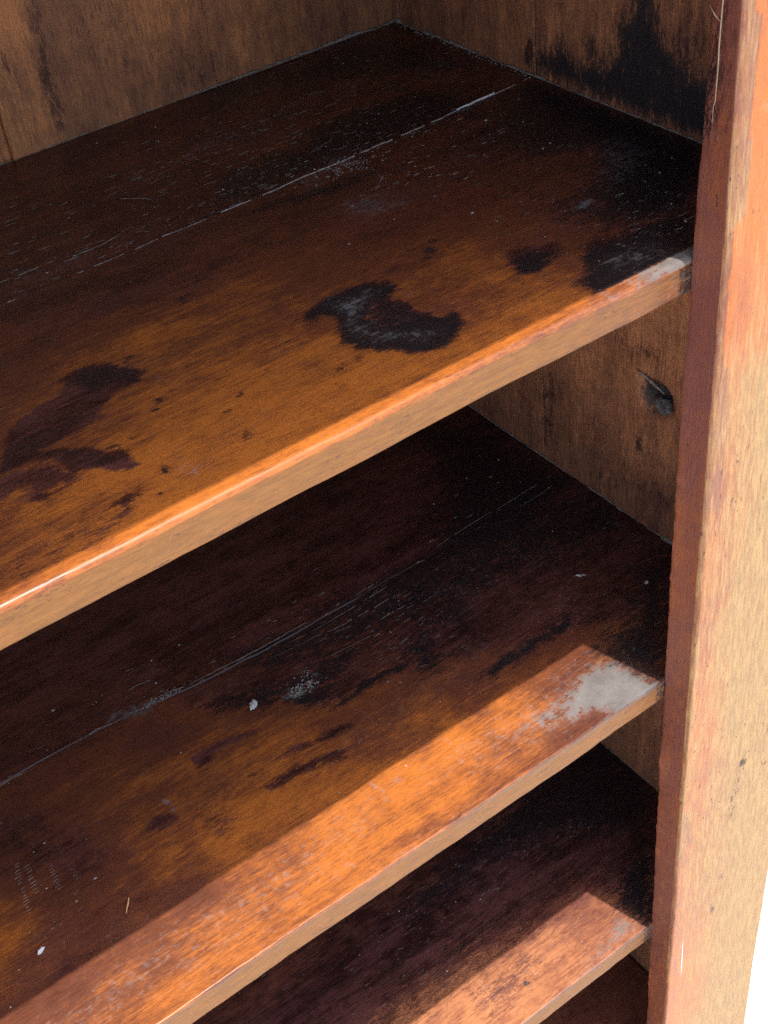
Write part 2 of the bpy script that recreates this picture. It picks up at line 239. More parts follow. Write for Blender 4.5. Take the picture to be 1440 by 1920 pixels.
  ('g',0.9,1.5,[(32.2,-17.8),(30.9,-18.4),(30.7,-19.8),(29.5,-19.5),(28.3,-18.0),(28.6,-16.3),(27.5,-13.8),(28.9,-13.9),(29.9,-14.5),(30.8,-15.9)]),
  ('p',1,2,[(24.8,84.8),(26.1,82.3),(24.4,81.7),(22.2,82.8),(21.1,84.7),(18.4,86.9),(20.3,87.8),(21.5,88.5),(23.4,88.3),(25.8,86.8)]),
  ('k',0.55,1.6,[(50.0,-650.2),(50.7,-663.1),(48.7,-658.8),(47.6,-661.6),(46.3,-655.6),(45.6,-645.4),(47.0,-641.7),(47.1,-629.3),(48.7,-634.9),(49.7,-642.0)]),
  ('m',0.5,3,[(62.7,-459.8),(67.6,-463.8),(61.5,-534.1),(55.5,-536.0),(55.7,-507.9)]),
  ('k',0.6,1.2,[(55.3,-599.3),(58.2,-601.9),(54.7,-626.2),(52.9,-624.5)]),
  ('m',0.8,1.5,[(70.8,-470.5),(69.6,-473.6),(66.9,-470.5),(64.1,-472.0),(63.0,-466.3),(62.8,-462.5),(63.8,-460.0),(65.4,-456.6),(67.6,-463.0),(70.0,-465.7)]),
  ('g',0.52,14,[(39,-494),(67,-418),(94,-540),(77,-681),(62,-666)]),
  ('g',0.5,20,[(-20,151),(9,142),(6,91),(5,-33),(-8,-27)]),  # sky reflection along the rounded inner corner, painted grey
 ],
 'stileside': [
  ('k',0.6,5,[(24,145),(17,146),(14,78),(22,69)]),
  ('m',0.75,8,[(22,69),(16,141),(8,143),(9,74)]),
  ('g',0.5,8,[(25,74),(6,82),(7,71),(24,64)]),
 ],
}
GLOW = {  # tone from dark to orange; sunlit shelf strips are painted brighter
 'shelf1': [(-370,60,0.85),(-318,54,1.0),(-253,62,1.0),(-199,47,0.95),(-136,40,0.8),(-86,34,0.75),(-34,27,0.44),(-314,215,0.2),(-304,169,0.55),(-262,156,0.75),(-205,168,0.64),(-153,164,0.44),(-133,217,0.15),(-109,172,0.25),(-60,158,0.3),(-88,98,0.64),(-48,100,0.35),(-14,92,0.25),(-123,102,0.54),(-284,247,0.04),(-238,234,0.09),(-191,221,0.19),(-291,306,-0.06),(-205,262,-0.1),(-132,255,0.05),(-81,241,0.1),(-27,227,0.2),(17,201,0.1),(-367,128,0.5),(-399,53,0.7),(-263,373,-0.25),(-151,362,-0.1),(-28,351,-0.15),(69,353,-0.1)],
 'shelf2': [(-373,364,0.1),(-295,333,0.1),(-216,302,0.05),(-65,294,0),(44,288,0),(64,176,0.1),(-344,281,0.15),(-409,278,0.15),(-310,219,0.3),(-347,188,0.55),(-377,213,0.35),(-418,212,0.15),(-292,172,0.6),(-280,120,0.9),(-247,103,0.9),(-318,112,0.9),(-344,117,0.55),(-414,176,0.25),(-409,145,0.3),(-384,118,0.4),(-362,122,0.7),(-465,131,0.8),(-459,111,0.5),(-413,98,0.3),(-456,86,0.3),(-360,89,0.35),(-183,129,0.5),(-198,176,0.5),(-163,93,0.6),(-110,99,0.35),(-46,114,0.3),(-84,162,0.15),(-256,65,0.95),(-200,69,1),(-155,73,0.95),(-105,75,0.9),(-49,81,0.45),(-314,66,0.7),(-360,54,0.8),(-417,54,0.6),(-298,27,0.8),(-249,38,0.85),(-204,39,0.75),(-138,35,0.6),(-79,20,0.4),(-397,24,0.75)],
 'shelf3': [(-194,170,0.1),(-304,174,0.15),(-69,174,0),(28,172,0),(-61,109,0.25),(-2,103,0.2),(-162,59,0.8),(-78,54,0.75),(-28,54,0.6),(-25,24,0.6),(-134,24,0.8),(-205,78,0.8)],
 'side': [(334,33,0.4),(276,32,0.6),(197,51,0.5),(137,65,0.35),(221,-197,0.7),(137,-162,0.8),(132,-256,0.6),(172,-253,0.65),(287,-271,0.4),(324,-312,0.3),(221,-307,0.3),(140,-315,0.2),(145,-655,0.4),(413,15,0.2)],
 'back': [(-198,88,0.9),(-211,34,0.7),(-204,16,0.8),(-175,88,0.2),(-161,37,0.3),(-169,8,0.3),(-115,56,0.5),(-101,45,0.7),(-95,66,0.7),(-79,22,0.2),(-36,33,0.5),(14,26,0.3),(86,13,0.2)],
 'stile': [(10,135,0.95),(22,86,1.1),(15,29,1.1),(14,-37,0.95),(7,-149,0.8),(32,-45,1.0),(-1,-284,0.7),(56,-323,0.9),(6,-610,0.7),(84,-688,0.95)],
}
CRACKS = {
 'shelf2': [('d',1.3,[(-427.6,254.4),(-419.8,253.8),(-411.5,253.9),(-392.8,252.5),(-373.8,251.0),(-359.0,252.3),(-343.2,255.1),(-329.9,252.5)]),('d',0.9,[(-363.9,228.9),(-352.5,230.7),(-341.1,230.5),(-326.4,230.8),(-310.4,228.0),(-290.5,226.3),(-275.7,225.9),(-253.8,224.1),(-226.1,221.0)]),('d',0.8,[(-261.6,223.9),(-247.3,221.9),(-224.6,220.9)]),('d',0.7,[(-292.4,253.0),(-280.2,250.4),(-269.3,248.0),(-251.0,247.4),(-232.9,246.1),(-211.5,244.5)]),('d',0.8,[(-248.0,247.2),(-211.5,244.5),(-185.7,244.3),(-152.9,243.6),(-104.9,243.6)]),('d',0.5,[(-246.3,231.5),(-205.1,229.1),(-171.1,226.4),(-150.1,223.0),(-116.8,222.0),(-81.6,222.7)]),('d',0.5,[(-191.9,234.7),(-160.5,232.2),(-129.5,233.3),(-94.3,234.1)]),('d',0.5,[(-307.5,273.0),(-299.4,274.1),(-288.4,271.7)]),('d',0.5,[(-315.7,295.5),(-293.3,291.6)]),('d',0.6,[(-35.2,245.8),(14.1,248.8),(38.6,248.1),(92.8,251.1)]),('k',0.9,[(9.6,231.7),(55.4,235.7),(106.9,239.7)]),('d',0.5,[(-44.4,233.9),(-24.4,236.0),(18.6,235.6),(65.9,238.7),(95.4,240.5)]),('d',0.5,[(-51.5,224.7),(-18.5,224.8),(28.3,226.7)]),('d',0.6,[(8.6,198.9),(20.8,206.7),(34.8,211.8),(52.2,214.0),(76.6,219.4)]),('d',0.8,[(-12.6,121.8),(-7.7,121.3),(3.0,122.0)]),('d',1,[(-13.8,87.9),(-16.7,81.9),(-14.3,75.0),(-13.0,67.9)]),('d',0.4,[(-108.0,201.2),(-89.5,200.4),(-68.4,202.8)]),('d',0.4,[(-135.6,207.7),(-109.8,208.0),(-89.1,207.9)]),('d',0.4,[(-169.0,219.6),(-152.2,219.8),(-140.6,217.2)]),('d',0.4,[(-171.2,201.8),(-155.7,200.4),(-133.7,198.5)]),('k',0.5,[(55.6,121.6),(77.9,120.8),(100.5,120.0)]),],
 'shelf1': [('d',0.6,[(-202.5,239.5),(-184.3,239.0),(-165.5,235.8)]),('d',0.5,[(-204.0,336.3),(-193.1,327.3),(-185.6,319.3),(-180.5,308.8)]),('d',0.7,[(-299.3,287.6),(-285.8,286.9),(-264.6,287.4)]),('d',0.5,[(-257.1,284.3),(-234.1,283.6),(-219.4,287.2)]),('d',0.5,[(-309.0,241.9),(-303.1,244.0),(-296.7,243.5)]),('d',0.4,[(-262.0,241.5),(-246.4,244.7),(-233.5,242.4)]),('k',0.8,[(-200.3,105.2),(-197.1,101.5),(-193.2,97.0),(-188.7,90.2)]),('k',0.7,[(-237.9,100.3),(-248.2,90.5),(-255.1,84.3)]),('k',0.6,[(-232.2,81.6),(-223.6,79.8),(-222.7,71.3)]),('k',0.7,[(-282.0,112.1),(-274.4,114.6),(-262.8,114.4)]),('k',1,[(-105.2,243.2),(-88.7,239.5),(-64.7,242.2),(-33.7,245.7)]),('d',0.9,[(-59.9,237.1),(-62.4,228.9),(-70.7,220.2),(-76.6,219.6)]),],
}
LADDERS = [(-437.3, 184.2, -442.2, 168.7, 7), (-442.0, 163.3, -445.9, 146.0, 8), (-432.7, 178.6, -436.2, 155.0, 9), (-420.0, 168.0, -423.0, 147.6, 9), (-408.4, 162.0, -410.5, 146.8, 8), (-408.4, 180.2, -409.6, 172.0, 4)]


rng = np.random.default_rng(7)
random.seed(7)


def sdf(poly, P):
    """signed distance (positive inside) of the points P to a closed outline"""
    V = np.array(poly, float)
    W = np.roll(V, -1, 0)
    best = np.full(len(P), 1e9)
    inside = np.zeros(len(P), bool)
    for a, b in zip(V, W):
        e = b - a
        w = P - a
        t = np.clip((w @ e) / max(e @ e, 1e-9), 0, 1)
        d = w - t[:, None] * e
        best = np.minimum(best, (d * d).sum(1))
        c = (a[1] > P[:, 1]) != (b[1] > P[:, 1])
        if abs(b[1] - a[1]) > 1e-9:
            c &= P[:, 0] < (b[0] - a[0]) * (P[:, 1] - a[1]) / (b[1] - a[1]) + a[0]
            inside ^= c
    r = np.sqrt(best)
    return np.where(inside, r, -r)


def vnoise(P, sx, sy, seed):
    """smooth 2D value noise, about -1..1"""
    g = np.random.default_rng(seed).uniform(-1, 1, (256, 256))
    u, v = P[:, 0] / sx + 500, P[:, 1] / sy + 500
    i, j = np.floor(u).astype(int), np.floor(v).astype(int)
    a, b = u - i, v - j
    a, b = a * a * (3 - 2 * a), b * b * (3 - 2 * b)
    G = lambda p, q: g[p % 256, q % 256]
    return (G(i, j) * (1 - a) + G(i + 1, j) * a) * (1 - b) + (G(i, j + 1) * (1 - a) + G(i + 1, j + 1) * a) * b


def wear_shade(surface, P, default_glow=0.4):
    """maroon, black, grey, pale and glow at the points P (mm) of a surface"""
    out = {c: np.zeros(len(P)) for c in 'mkgp'}
    P0 = P
    fx, fy = (9.0, 4.0) if surface.startswith('shelf') else (4.0, 9.0)
    P = P + np.stack([2.2 * vnoise(P, fx, fy, 1) + 1.3 * vnoise(P, fx * .45, fy * .45, 2),
                      1.3 * vnoise(P, fx, fy, 3) + .8 * vnoise(P, fx * .45, fy * .45, 4)], 1)
    for ch, st, soft, poly in MASKS.get(surface, []):
        soft = soft * (1.45 if soft >= 2 else 1.1)
        V = np.array(poly)
        lo, hi = V.min(0) - soft - 1, V.max(0) + soft + 1
        idx = np.where(((P >= lo) & (P <= hi)).all(1))[0]
        if len(idx) == 0:
            continue
        v = st * np.clip(0.5 + (sdf(poly, P[idx]) + (.8 if ch in 'mk' and soft > 2 else 0)) / (2 * soft), 0, 1)
        out[ch][idx] = np.maximum(out[ch][idx], v)
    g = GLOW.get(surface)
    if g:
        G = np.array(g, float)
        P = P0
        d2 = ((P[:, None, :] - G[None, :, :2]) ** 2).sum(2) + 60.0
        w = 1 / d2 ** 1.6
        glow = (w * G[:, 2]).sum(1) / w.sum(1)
    else:
        glow = np.full(len(P), default_glow)
    return out, glow


def set_wear_shade(me, m, k, g, glow, pale):
    a = me.attributes.new('wear_shade', 'FLOAT_COLOR', 'POINT')
    arr = np.stack([m, k, g, np.clip(glow * 0.5 + 0.25, 0, 1)], 1).astype(np.float32)
    a.data.foreach_set('color', arr.ravel())
    b = me.attributes.new('pale', 'FLOAT', 'POINT')
    b.data.foreach_set('value', pale.astype(np.float32))


# ------------------------------------------------------------------ materials
class Nodes:
    def __init__(s, name):
        s.mat = bpy.data.materials.new(name)
        s.mat.use_nodes = True
        s.t = s.mat.node_tree
        s.bsdf = next(n for n in s.t.nodes if n.type == 'BSDF_PRINCIPLED')

    def put(s, sock, v):
        if isinstance(v, (int, float)):
            sock.default_value = v
        elif isinstance(v, (tuple, list)):
            sock.default_value = (*v, 1.0) if len(v) == 3 and sock.type == 'RGBA' else v
        else:
            s.t.links.new(v, sock)

    def math(s, op, a, b=0.0, c=None, clamp=False):
        n = s.t.nodes.new('ShaderNodeMath')
        n.operation = op; n.use_clamp = clamp
        s.put(n.inputs[0], a); s.put(n.inputs[1], b)
        if c is not None:
            s.put(n.inputs[2], c)
        return n.outputs[0]

    def ramp(s, x, lo, hi, a=0.0, b=1.0):
        n = s.t.nodes.new('ShaderNodeMapRange')
        n.interpolation_type = 'SMOOTHSTEP'
        for i, v in enumerate((x, lo, hi, a, b)):
            s.put(n.inputs[i], v)
        return n.outputs[0]

    def mix(s, f, a, b, mode='MIX'):
        n = s.t.nodes.new('ShaderNodeMix')
        n.data_type = 'RGBA'; n.blend_type = mode; n.clamp_factor = True
        s.put(n.inputs[0], f); s.put(n.inputs[6], a); s.put(n.inputs[7], b)
        return n.outputs[2]

    def noise(s, vec, scale, detail=4.0, rough=0.55, dist=0.0):
        n = s.t.nodes.new('ShaderNodeTexNoise')
        n.inputs['Scale'].default_value = scale
        n.inputs['Detail'].default_value = detail
        n.inputs['Roughness'].default_value = rough
        n.inputs['Distortion'].default_value = dist
        s.put(n.inputs['Vector'], vec)
        return n.outputs['Fac']

    def coords(s, scale, offset=(0, 0, 0)):
        if not hasattr(s, 'tc'):
            s.tc = s.t.nodes.new('ShaderNodeTexCoord').outputs['Object']
        n = s.t.nodes.new('ShaderNodeMapping')
        n.inputs['Scale'].default_value = scale
        n.inputs['Location'].default_value = offset
        s.put(n.inputs['Vector'], s.tc)
        return n.outputs[0]

    def attr(s, name):
        n = s.t.nodes.new('ShaderNodeAttribute')
        n.attribute_name = name
        return n


def wood(name, axis, low, high, maroon=(.042, .0140, .0130), black=(.0095, .009, .0105), grey=(.160, .154, .145),
         pale=(.25, .099, .022), rough=0.38, fleck=0.5, contrast=0.6, coat=0.25, bump=0.35, pits=0.0, seed=0.0, mid=None, tinge=0.45):
    N = Nodes(name)
    L, X = 1.0, 9.0                           # stretch along and across the grain
    sc = (L, X, X) if axis == 'X' else (X, X, L)
    off = (seed, seed * 1.7, seed * .6)
    cg = N.coords(sc, off)
    ci = N.coords((1, 1, 1), off)
    streak = N.noise(cg, 9.0, 5, .62, .25)     # broad bands of the grain
    fine = N.noise(cg, 62.0, 4, .62)            # fine lines
    pore = N.noise(cg, 210.0, 3, .6)           # short pores
    blotch = N.noise(N.coords((.6, 1.7, 1.7) if axis == 'X' else (2.4, 2.4, .5), off), 22.0, 5, .62)
    cloud = N.noise(ci, 75.0, 5, .65)
    blotch2 = N.noise(N.coords((1, 2, 2) if axis == 'X' else (2, 2, 1), (seed + 4, 2, 7)), 16.0, 5, .62)
    c3 = N.coords((L, 3.6, 3.6) if axis == 'X' else (3.6, 3.6, L), off)
    edge = N.noise(c3, 70.0, 6, .72)
    edge2 = N.noise(c3, 300.0, 3, .7)
    w = N.attr('wear_shade')
    sep = N.t.nodes.new('ShaderNodeSeparateColor')
    N.put(sep.inputs[0], w.outputs['Color'])
    m, k, g = sep.outputs
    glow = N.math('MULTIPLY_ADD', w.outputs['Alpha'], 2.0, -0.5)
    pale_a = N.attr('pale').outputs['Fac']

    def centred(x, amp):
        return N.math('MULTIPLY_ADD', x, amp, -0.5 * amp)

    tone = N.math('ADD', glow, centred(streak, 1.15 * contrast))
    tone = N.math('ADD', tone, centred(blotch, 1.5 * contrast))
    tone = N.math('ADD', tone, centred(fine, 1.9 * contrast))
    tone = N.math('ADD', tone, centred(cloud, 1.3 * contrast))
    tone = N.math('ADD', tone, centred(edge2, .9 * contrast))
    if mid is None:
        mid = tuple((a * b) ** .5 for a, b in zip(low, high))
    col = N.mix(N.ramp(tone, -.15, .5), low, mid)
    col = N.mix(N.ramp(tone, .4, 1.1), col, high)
    # purplish brown tinge in wandering patches
    tng = N.math('MULTIPLY', N.ramp(N.math('ADD', blotch2, centred(edge, .7)), .52, .68), tinge)
    tng = N.math('MULTIPLY', tng, N.ramp(glow, .2, 1.0, 1.0, .25))
    col = N.mix(tng, col, tuple(c * 2.2 for c in maroon))
    # pale, worn bare wood
    pl = N.math('ADD', pale_a, centred(streak, 1.0 if axis == 'Z' else .8))
    if axis == 'Z':
        pl = N.math('ADD', pl, centred(blotch, .8))
    pl = N.math('ADD', pl, centred(fine, 1.1 if axis == 'Z' else .5))
    pl = N.math('MULTIPLY', N.ramp(pl, .15, .95), N.ramp(pale_a, 0.0, .12))
    col = N.mix(pl, col, N.mix(N.ramp(N.math('ADD', fine, centred(pore, .8)), .3, .7), tuple(c * (.62 if axis == 'Z' else .68) for c in pale), pale))
    # stains and painted shade: maroon then black, with frayed edges that follow the grain
    e = N.math('ADD', centred(edge, 1.9), centred(edge2, 1.7))
    mm = N.math('MULTIPLY', N.ramp(N.math('ADD', m, e), .40, .53), N.ramp(m, .02, .16))
    mt = N.math('ADD', N.math('ADD', centred(blotch, .9), centred(streak, .8)), N.math('ADD', centred(cloud, .5), centred(fine, .8)))
    mdeep = N.math('MULTIPLY', mm, N.ramp(m, .25, .9, .55, .96))
    col = N.mix(mdeep, col, N.mix(N.ramp(mt, -.22, .26), tuple(c * .42 for c in maroon), tuple(c * 2.1 for c in maroon)))
    kk = N.math('MULTIPLY', N.ramp(N.math('ADD', k, e), .38, .56), N.ramp(k, .02, .16))
    kdeep = N.math('MULTIPLY', kk, N.ramp(k, .3, .95, .7, .98))
    col = N.mix(kdeep, col, black)
    # pores darken, along the grain
    col = N.mix(N.math('MULTIPLY', N.ramp(pore, .54, .70, 0, .5), N.math('MULTIPLY_ADD', pl, -.6, 1.0)), col, tuple(c * .4 for c in low))
    # greyed flecks where the varnish is rubbed off
    cf = N.coords((1.6, 9, 9) if axis == 'X' else (9, 9, 1.6), (seed + 3.1, 1.3, 2.2))
    fk = N.noise(cf, 62.0, 4, .7)
    fk2 = N.noise(ci, 210.0, 3, .7)
    gg = N.math('ADD', N.math('MULTIPLY', g, N.ramp(g, .6, 1.0, 1.0, 1.25)), centred(fk, 1.6))
    gg = N.math('ADD', gg, centred(fk2, 1.9))
    gm = N.math('MULTIPLY', N.ramp(gg, .42, .95), N.ramp(g, .04, .3))
    gm = N.math('MULTIPLY', gm, N.ramp(g, .3, 1.0, .6, .86))
    # a thin dusty film round them, also a painted sheen on dark wood
    film_and_sheen = N.math('MULTIPLY', N.ramp(g, .1, .8), .07)
    gm = N.math('MAXIMUM', gm, film_and_sheen)
    gcol = N.mix(N.ramp(cloud, .3, .7), tuple(c * .72 for c in grey), grey)
    half = N.mix(.55, N.mix(.9, col, (1.5, 1.35, 1.25), 'MULTIPLY'), gcol)
    col = N.mix(gm, col, N.mix(N.ramp(g, .5, .85), half, gcol))
    stray = N.math('MULTIPLY', N.ramp(fk, .65, .72), N.ramp(blotch, .46, .62))
    stray = N.math('MULTIPLY', stray, fleck)
    col = N.mix(stray, col, grey)
    if pits:
        cp = N.coords((16, 16, 5.0), (seed, 0, 0))
        pn = N.noise(cp, 26.0, 2, .5)
        patch = N.noise(ci, 9.0, 2, .5)
        pit = N.math('MULTIPLY', N.ramp(pn, .68, .74), N.ramp(patch, .45, .62))
        pit = N.math('MULTIPLY', pit, pits)
        col = N.mix(pit, col, tuple(c * .5 for c in low))
    N.put(N.bsdf.inputs['Base Color'], col)
    r = N.math('ADD', rough, centred(cloud, .22))
    r = N.math('ADD', r, centred(fine, .18))
    r = N.math('ADD', r, N.math('MULTIPLY', N.math('MAXIMUM', gm, stray), .35), clamp=True)
    r = N.math('ADD', r, N.math('MULTIPLY', pl, .15), clamp=True)
    N.put(N.bsdf.inputs['Roughness'], r)
    N.put(N.bsdf.inputs['Coat Weight'], N.math('MULTIPLY', coat, N.math('SUBTRACT', 1.0, N.math('MAXIMUM', gm, pl))))
    N.bsdf.inputs['Specular IOR Level'].default_value = .32
    N.bsdf.inputs['Coat Roughness'].default_value = 0.22
    h = N.math('ADD', centred(fine, .5), centred(pore, -.35))
    h = N.math('ADD', h, centred(cloud, .35))
    h = N.math('ADD', h, centred(fk2, .25))
    h = N.math('ADD', h, N.math('MULTIPLY', gm, -.3))
    if pits:
        h = N.math('ADD', h, N.math('MULTIPLY', pit, -1.5))
    b = N.t.nodes.new('ShaderNodeBump')
    b.inputs['Strength'].default_value = bump
    b.inputs['Distance'].default_value = 0.0006
    N.put(b.inputs['Height'], h)
    N.put(N.bsdf.inputs['Normal'], b.outputs[0])
    return N.mat


def plain(name, c1, c2, scale=120.0, rough=0.85, bump=0.4, dist=0.0006):
    N = Nodes(name)
    ci = N.coords((1, 1, 1))
    n = N.noise(ci, scale, 5, .65)
    N.put(N.bsdf.inputs['Base Color'], N.mix(N.ramp(n, .3, .7), c1, c2))
    N.bsdf.inputs['Roughness'].default_value = rough
    b = N.t.nodes.new('ShaderNodeBump')
    b.inputs['Strength'].default_value = bump
    b.inputs['Distance'].default_value = dist
    N.put(b.inputs['Height'], n)
    N.put(N.bsdf.inputs['Normal'], b.outputs[0])
    return N.mat


SHELF_HI = (.375, .112, .0175)
M = {
    'shelf_a': wood('varnished_shelf_wood', 'X', (.044, .0145, .0105), SHELF_HI, mid=(.125, .036, .015), seed=.3, contrast=.5, coat=.22),
    'shelf_b': wood('dark_shelf_wood', 'X', (.044, .0150, .0120), SHELF_HI, mid=(.115, .035, .016), seed=2.9, fleck=.5, contrast=.46, tinge=.38, coat=.18),
    'shelf_c': wood('brown_shelf_wood', 'X', (.034, .011, .009), (.40, .155, .06), mid=(.16, .052, .030), seed=5.2, fleck=.4, contrast=.45),
    'side': wood('raw_side_wood', 'Z', (.15, .062, .034), (.54, .22, .093), tinge=.55, contrast=.75, rough=.62, fleck=.15, coat=.0, grey=(.2, .17, .14), black=(.018, .018, .022), seed=1.1, bump=.5),
    'back': wood('raw_back_wood', 'Z', (.15, .062, .033), (.52, .20, .07), tinge=.5, contrast=.7, rough=.6, fleck=.1, coat=.0, grey=(.2, .17, .13), seed=4.4, bump=.3),
    'stile': wood('worn_frame_wood', 'Z', (.165, .055, .040), (.47, .120, .013), mid=(.25, .07, .022), tinge=.12, pale=(.43, .255, .103), grey=(.25, .195, .155), rough=.42, fleck=.0, coat=.15, contrast=.5, pits=.8, seed=7.7, bump=.9),
    'dust': plain('grey_dust', (.08, .06, .045), (.22, .18, .14), 300),
    'dust_pale': plain('pale_dust', (.2, .17, .14), (.4, .36, .31), 300),
    'dust_mid': plain('crumbled_wood', (.1, .088, .07), (.27, .24, .2), 400),
    'crack': plain('crack_dirt', (.006, .005, .005), (.015, .01, .008), 300),
    'white': plain('white_filler', (.5, .49, .46), (.75, .73, .7), 400),
    'flake': plain('paint_flake', (.3, .31, .28), (.62, .63, .58), 500, .7),
    'fibre': plain('straw_fibre', (.45, .26, .1), (.6, .38, .18), 500, .6),
    'crumb': plain('crumb', (.45, .38, .25), (.65, .58, .42), 500, .7),
    'knot': plain('weathered_knot', (.03, .024, .02), (.2, .18, .16), 160, .8, .8, .0015),
    'sliver': plain('raw_splinter', (.26, .17, .10), (.42, .30, .19), 300, .7),
    'ground': plain('pale_concrete', (.56, .545, .51), (.68, .66, .62), 14, .9, .3, .003),
}


# ------------------------------------------------------------------ helpers
def tag(o, label=None, cat=None, kind=None, group=None):
    if label: o['label'] = label
    if cat: o['category'] = cat
    if kind: o['kind'] = kind
    if group: o['group'] = group
    return o


def link(name, me, mat, parent=None):
    o = bpy.data.objects.new(name, me)
    COL.objects.link(o)
    if mat: me.materials.append(mat)
    if parent: o.parent = parent
    return o


def empty(name, parent=None):
    o = bpy.data.objects.new(name, None)
    o.empty_display_size = .05
    COL.objects.link(o)
    if parent: o.parent = parent
    return o


def wobble(x, step, amp, seed):
    """smooth random 1D noise"""
    r = np.random.default_rng(seed).normal(0, 1, 4000)
    u = np.asarray(x) / step + 2000
    i = np.floor(u).astype(int) % 3998
    f = u - np.floor(u)
    f = f * f * (3 - 2 * f)
    return amp * (r[i] * (1 - f) + r[i + 1] * f)


def sweep(prof, st, axis, deform=None):
    """closed profile swept along X or Z; returns mesh, vertex array"""
    P = np.array(prof); n = len(P); S = np.array(st); ns = len(S)
    A = np.tile(P, (ns, 1)); T = np.repeat(S, n)
    V = np.stack([T, A[:, 0], A[:, 1]], 1) if axis == 'X' else np.stack([A[:, 0], A[:, 1], T], 1)
    if deform is not None:
        V = deform(V)
    V = V + np.array([0, 0, ZO])
    i = np.arange(ns - 1)[:, None] * n; j = np.arange(n)[None, :]; j2 = (j + 1) % n
    Q = np.stack([i + j, i + n + j, i + n + j2, i + j2], 2).reshape(-1, 4)
    faces = Q.tolist() + [list(range(n)), list(range((ns - 1) * n, ns * n))[::-1]]
    me = bpy.data.meshes.new('board')
    me.from_pydata(V.tolist(), [], faces)
    bm = bmesh.new(); bm.from_mesh(me)
    bmesh.ops.recalc_face_normals(bm, faces=bm.faces)
    bm.to_mesh(me); bm.free()
    me.shade_smooth()
    me.set_sharp_from_angle(angle=math.radians(38))
    return me, V - np.array([0, 0, ZO])


def arc(c, r, a0, a1, n):
    return [(c[0] + r * math.cos(math.radians(a0 + (a1 - a0) * i / n)), c[1] + r * math.sin(math.radians(a0 + (a1 - a0) * i / n))) for i in range(n + 1)]


def span(a, b, step):
    return list(np.linspace(a, b, max(2, int(round(abs(b - a) / step)) + 1)))


# ------------------------------------------------------------------ the place
bm = bmesh.new()
bmesh.ops.create_grid(bm, x_segments=8, y_segments=8, size=120)
me = bpy.data.meshes.new('ground'); bm.to_mesh(me); bm.free()
tag(link('ground', me, M['ground']), 'sunlit pale concrete ground, glaring white beside the bookcase', 'ground', 'structure')

# ------------------------------------------------------------------ the bookcase
TH, T, D, S = .022, .0227, .4431, .1056        # shelf thickness, frame thickness, depth of the back, inner face of the side
Z2, Z3 = -.342, -.658
XL = -.86
book = empty('bookcase')
tag(book, 'old wooden bookcase with stained reddish brown shelves and a worn right upright', 'bookcase')

XS = span(-1.0, -.56, .08)[:-1]
XS = [x for x in XS if x > XL + .01]
XS = [XL + .001] + XS + span(-.56, S - .0012, .0024)


def seam1(x): return np.interp(x, [-1, -.2408, -.11, .0, .1052], [.255, .2632, .2665, .270, .2765]) + wobble(x, .02, .0004, 3)
def seam2(x): return .2475 - .0075 * np.tanh((np.asarray(x) + .285) / .05) + wobble(x, .015, .0004, 4)
def seam3(x): return .262 + .02 * np.asarray(x) + wobble(x, .02, .0005, 5)


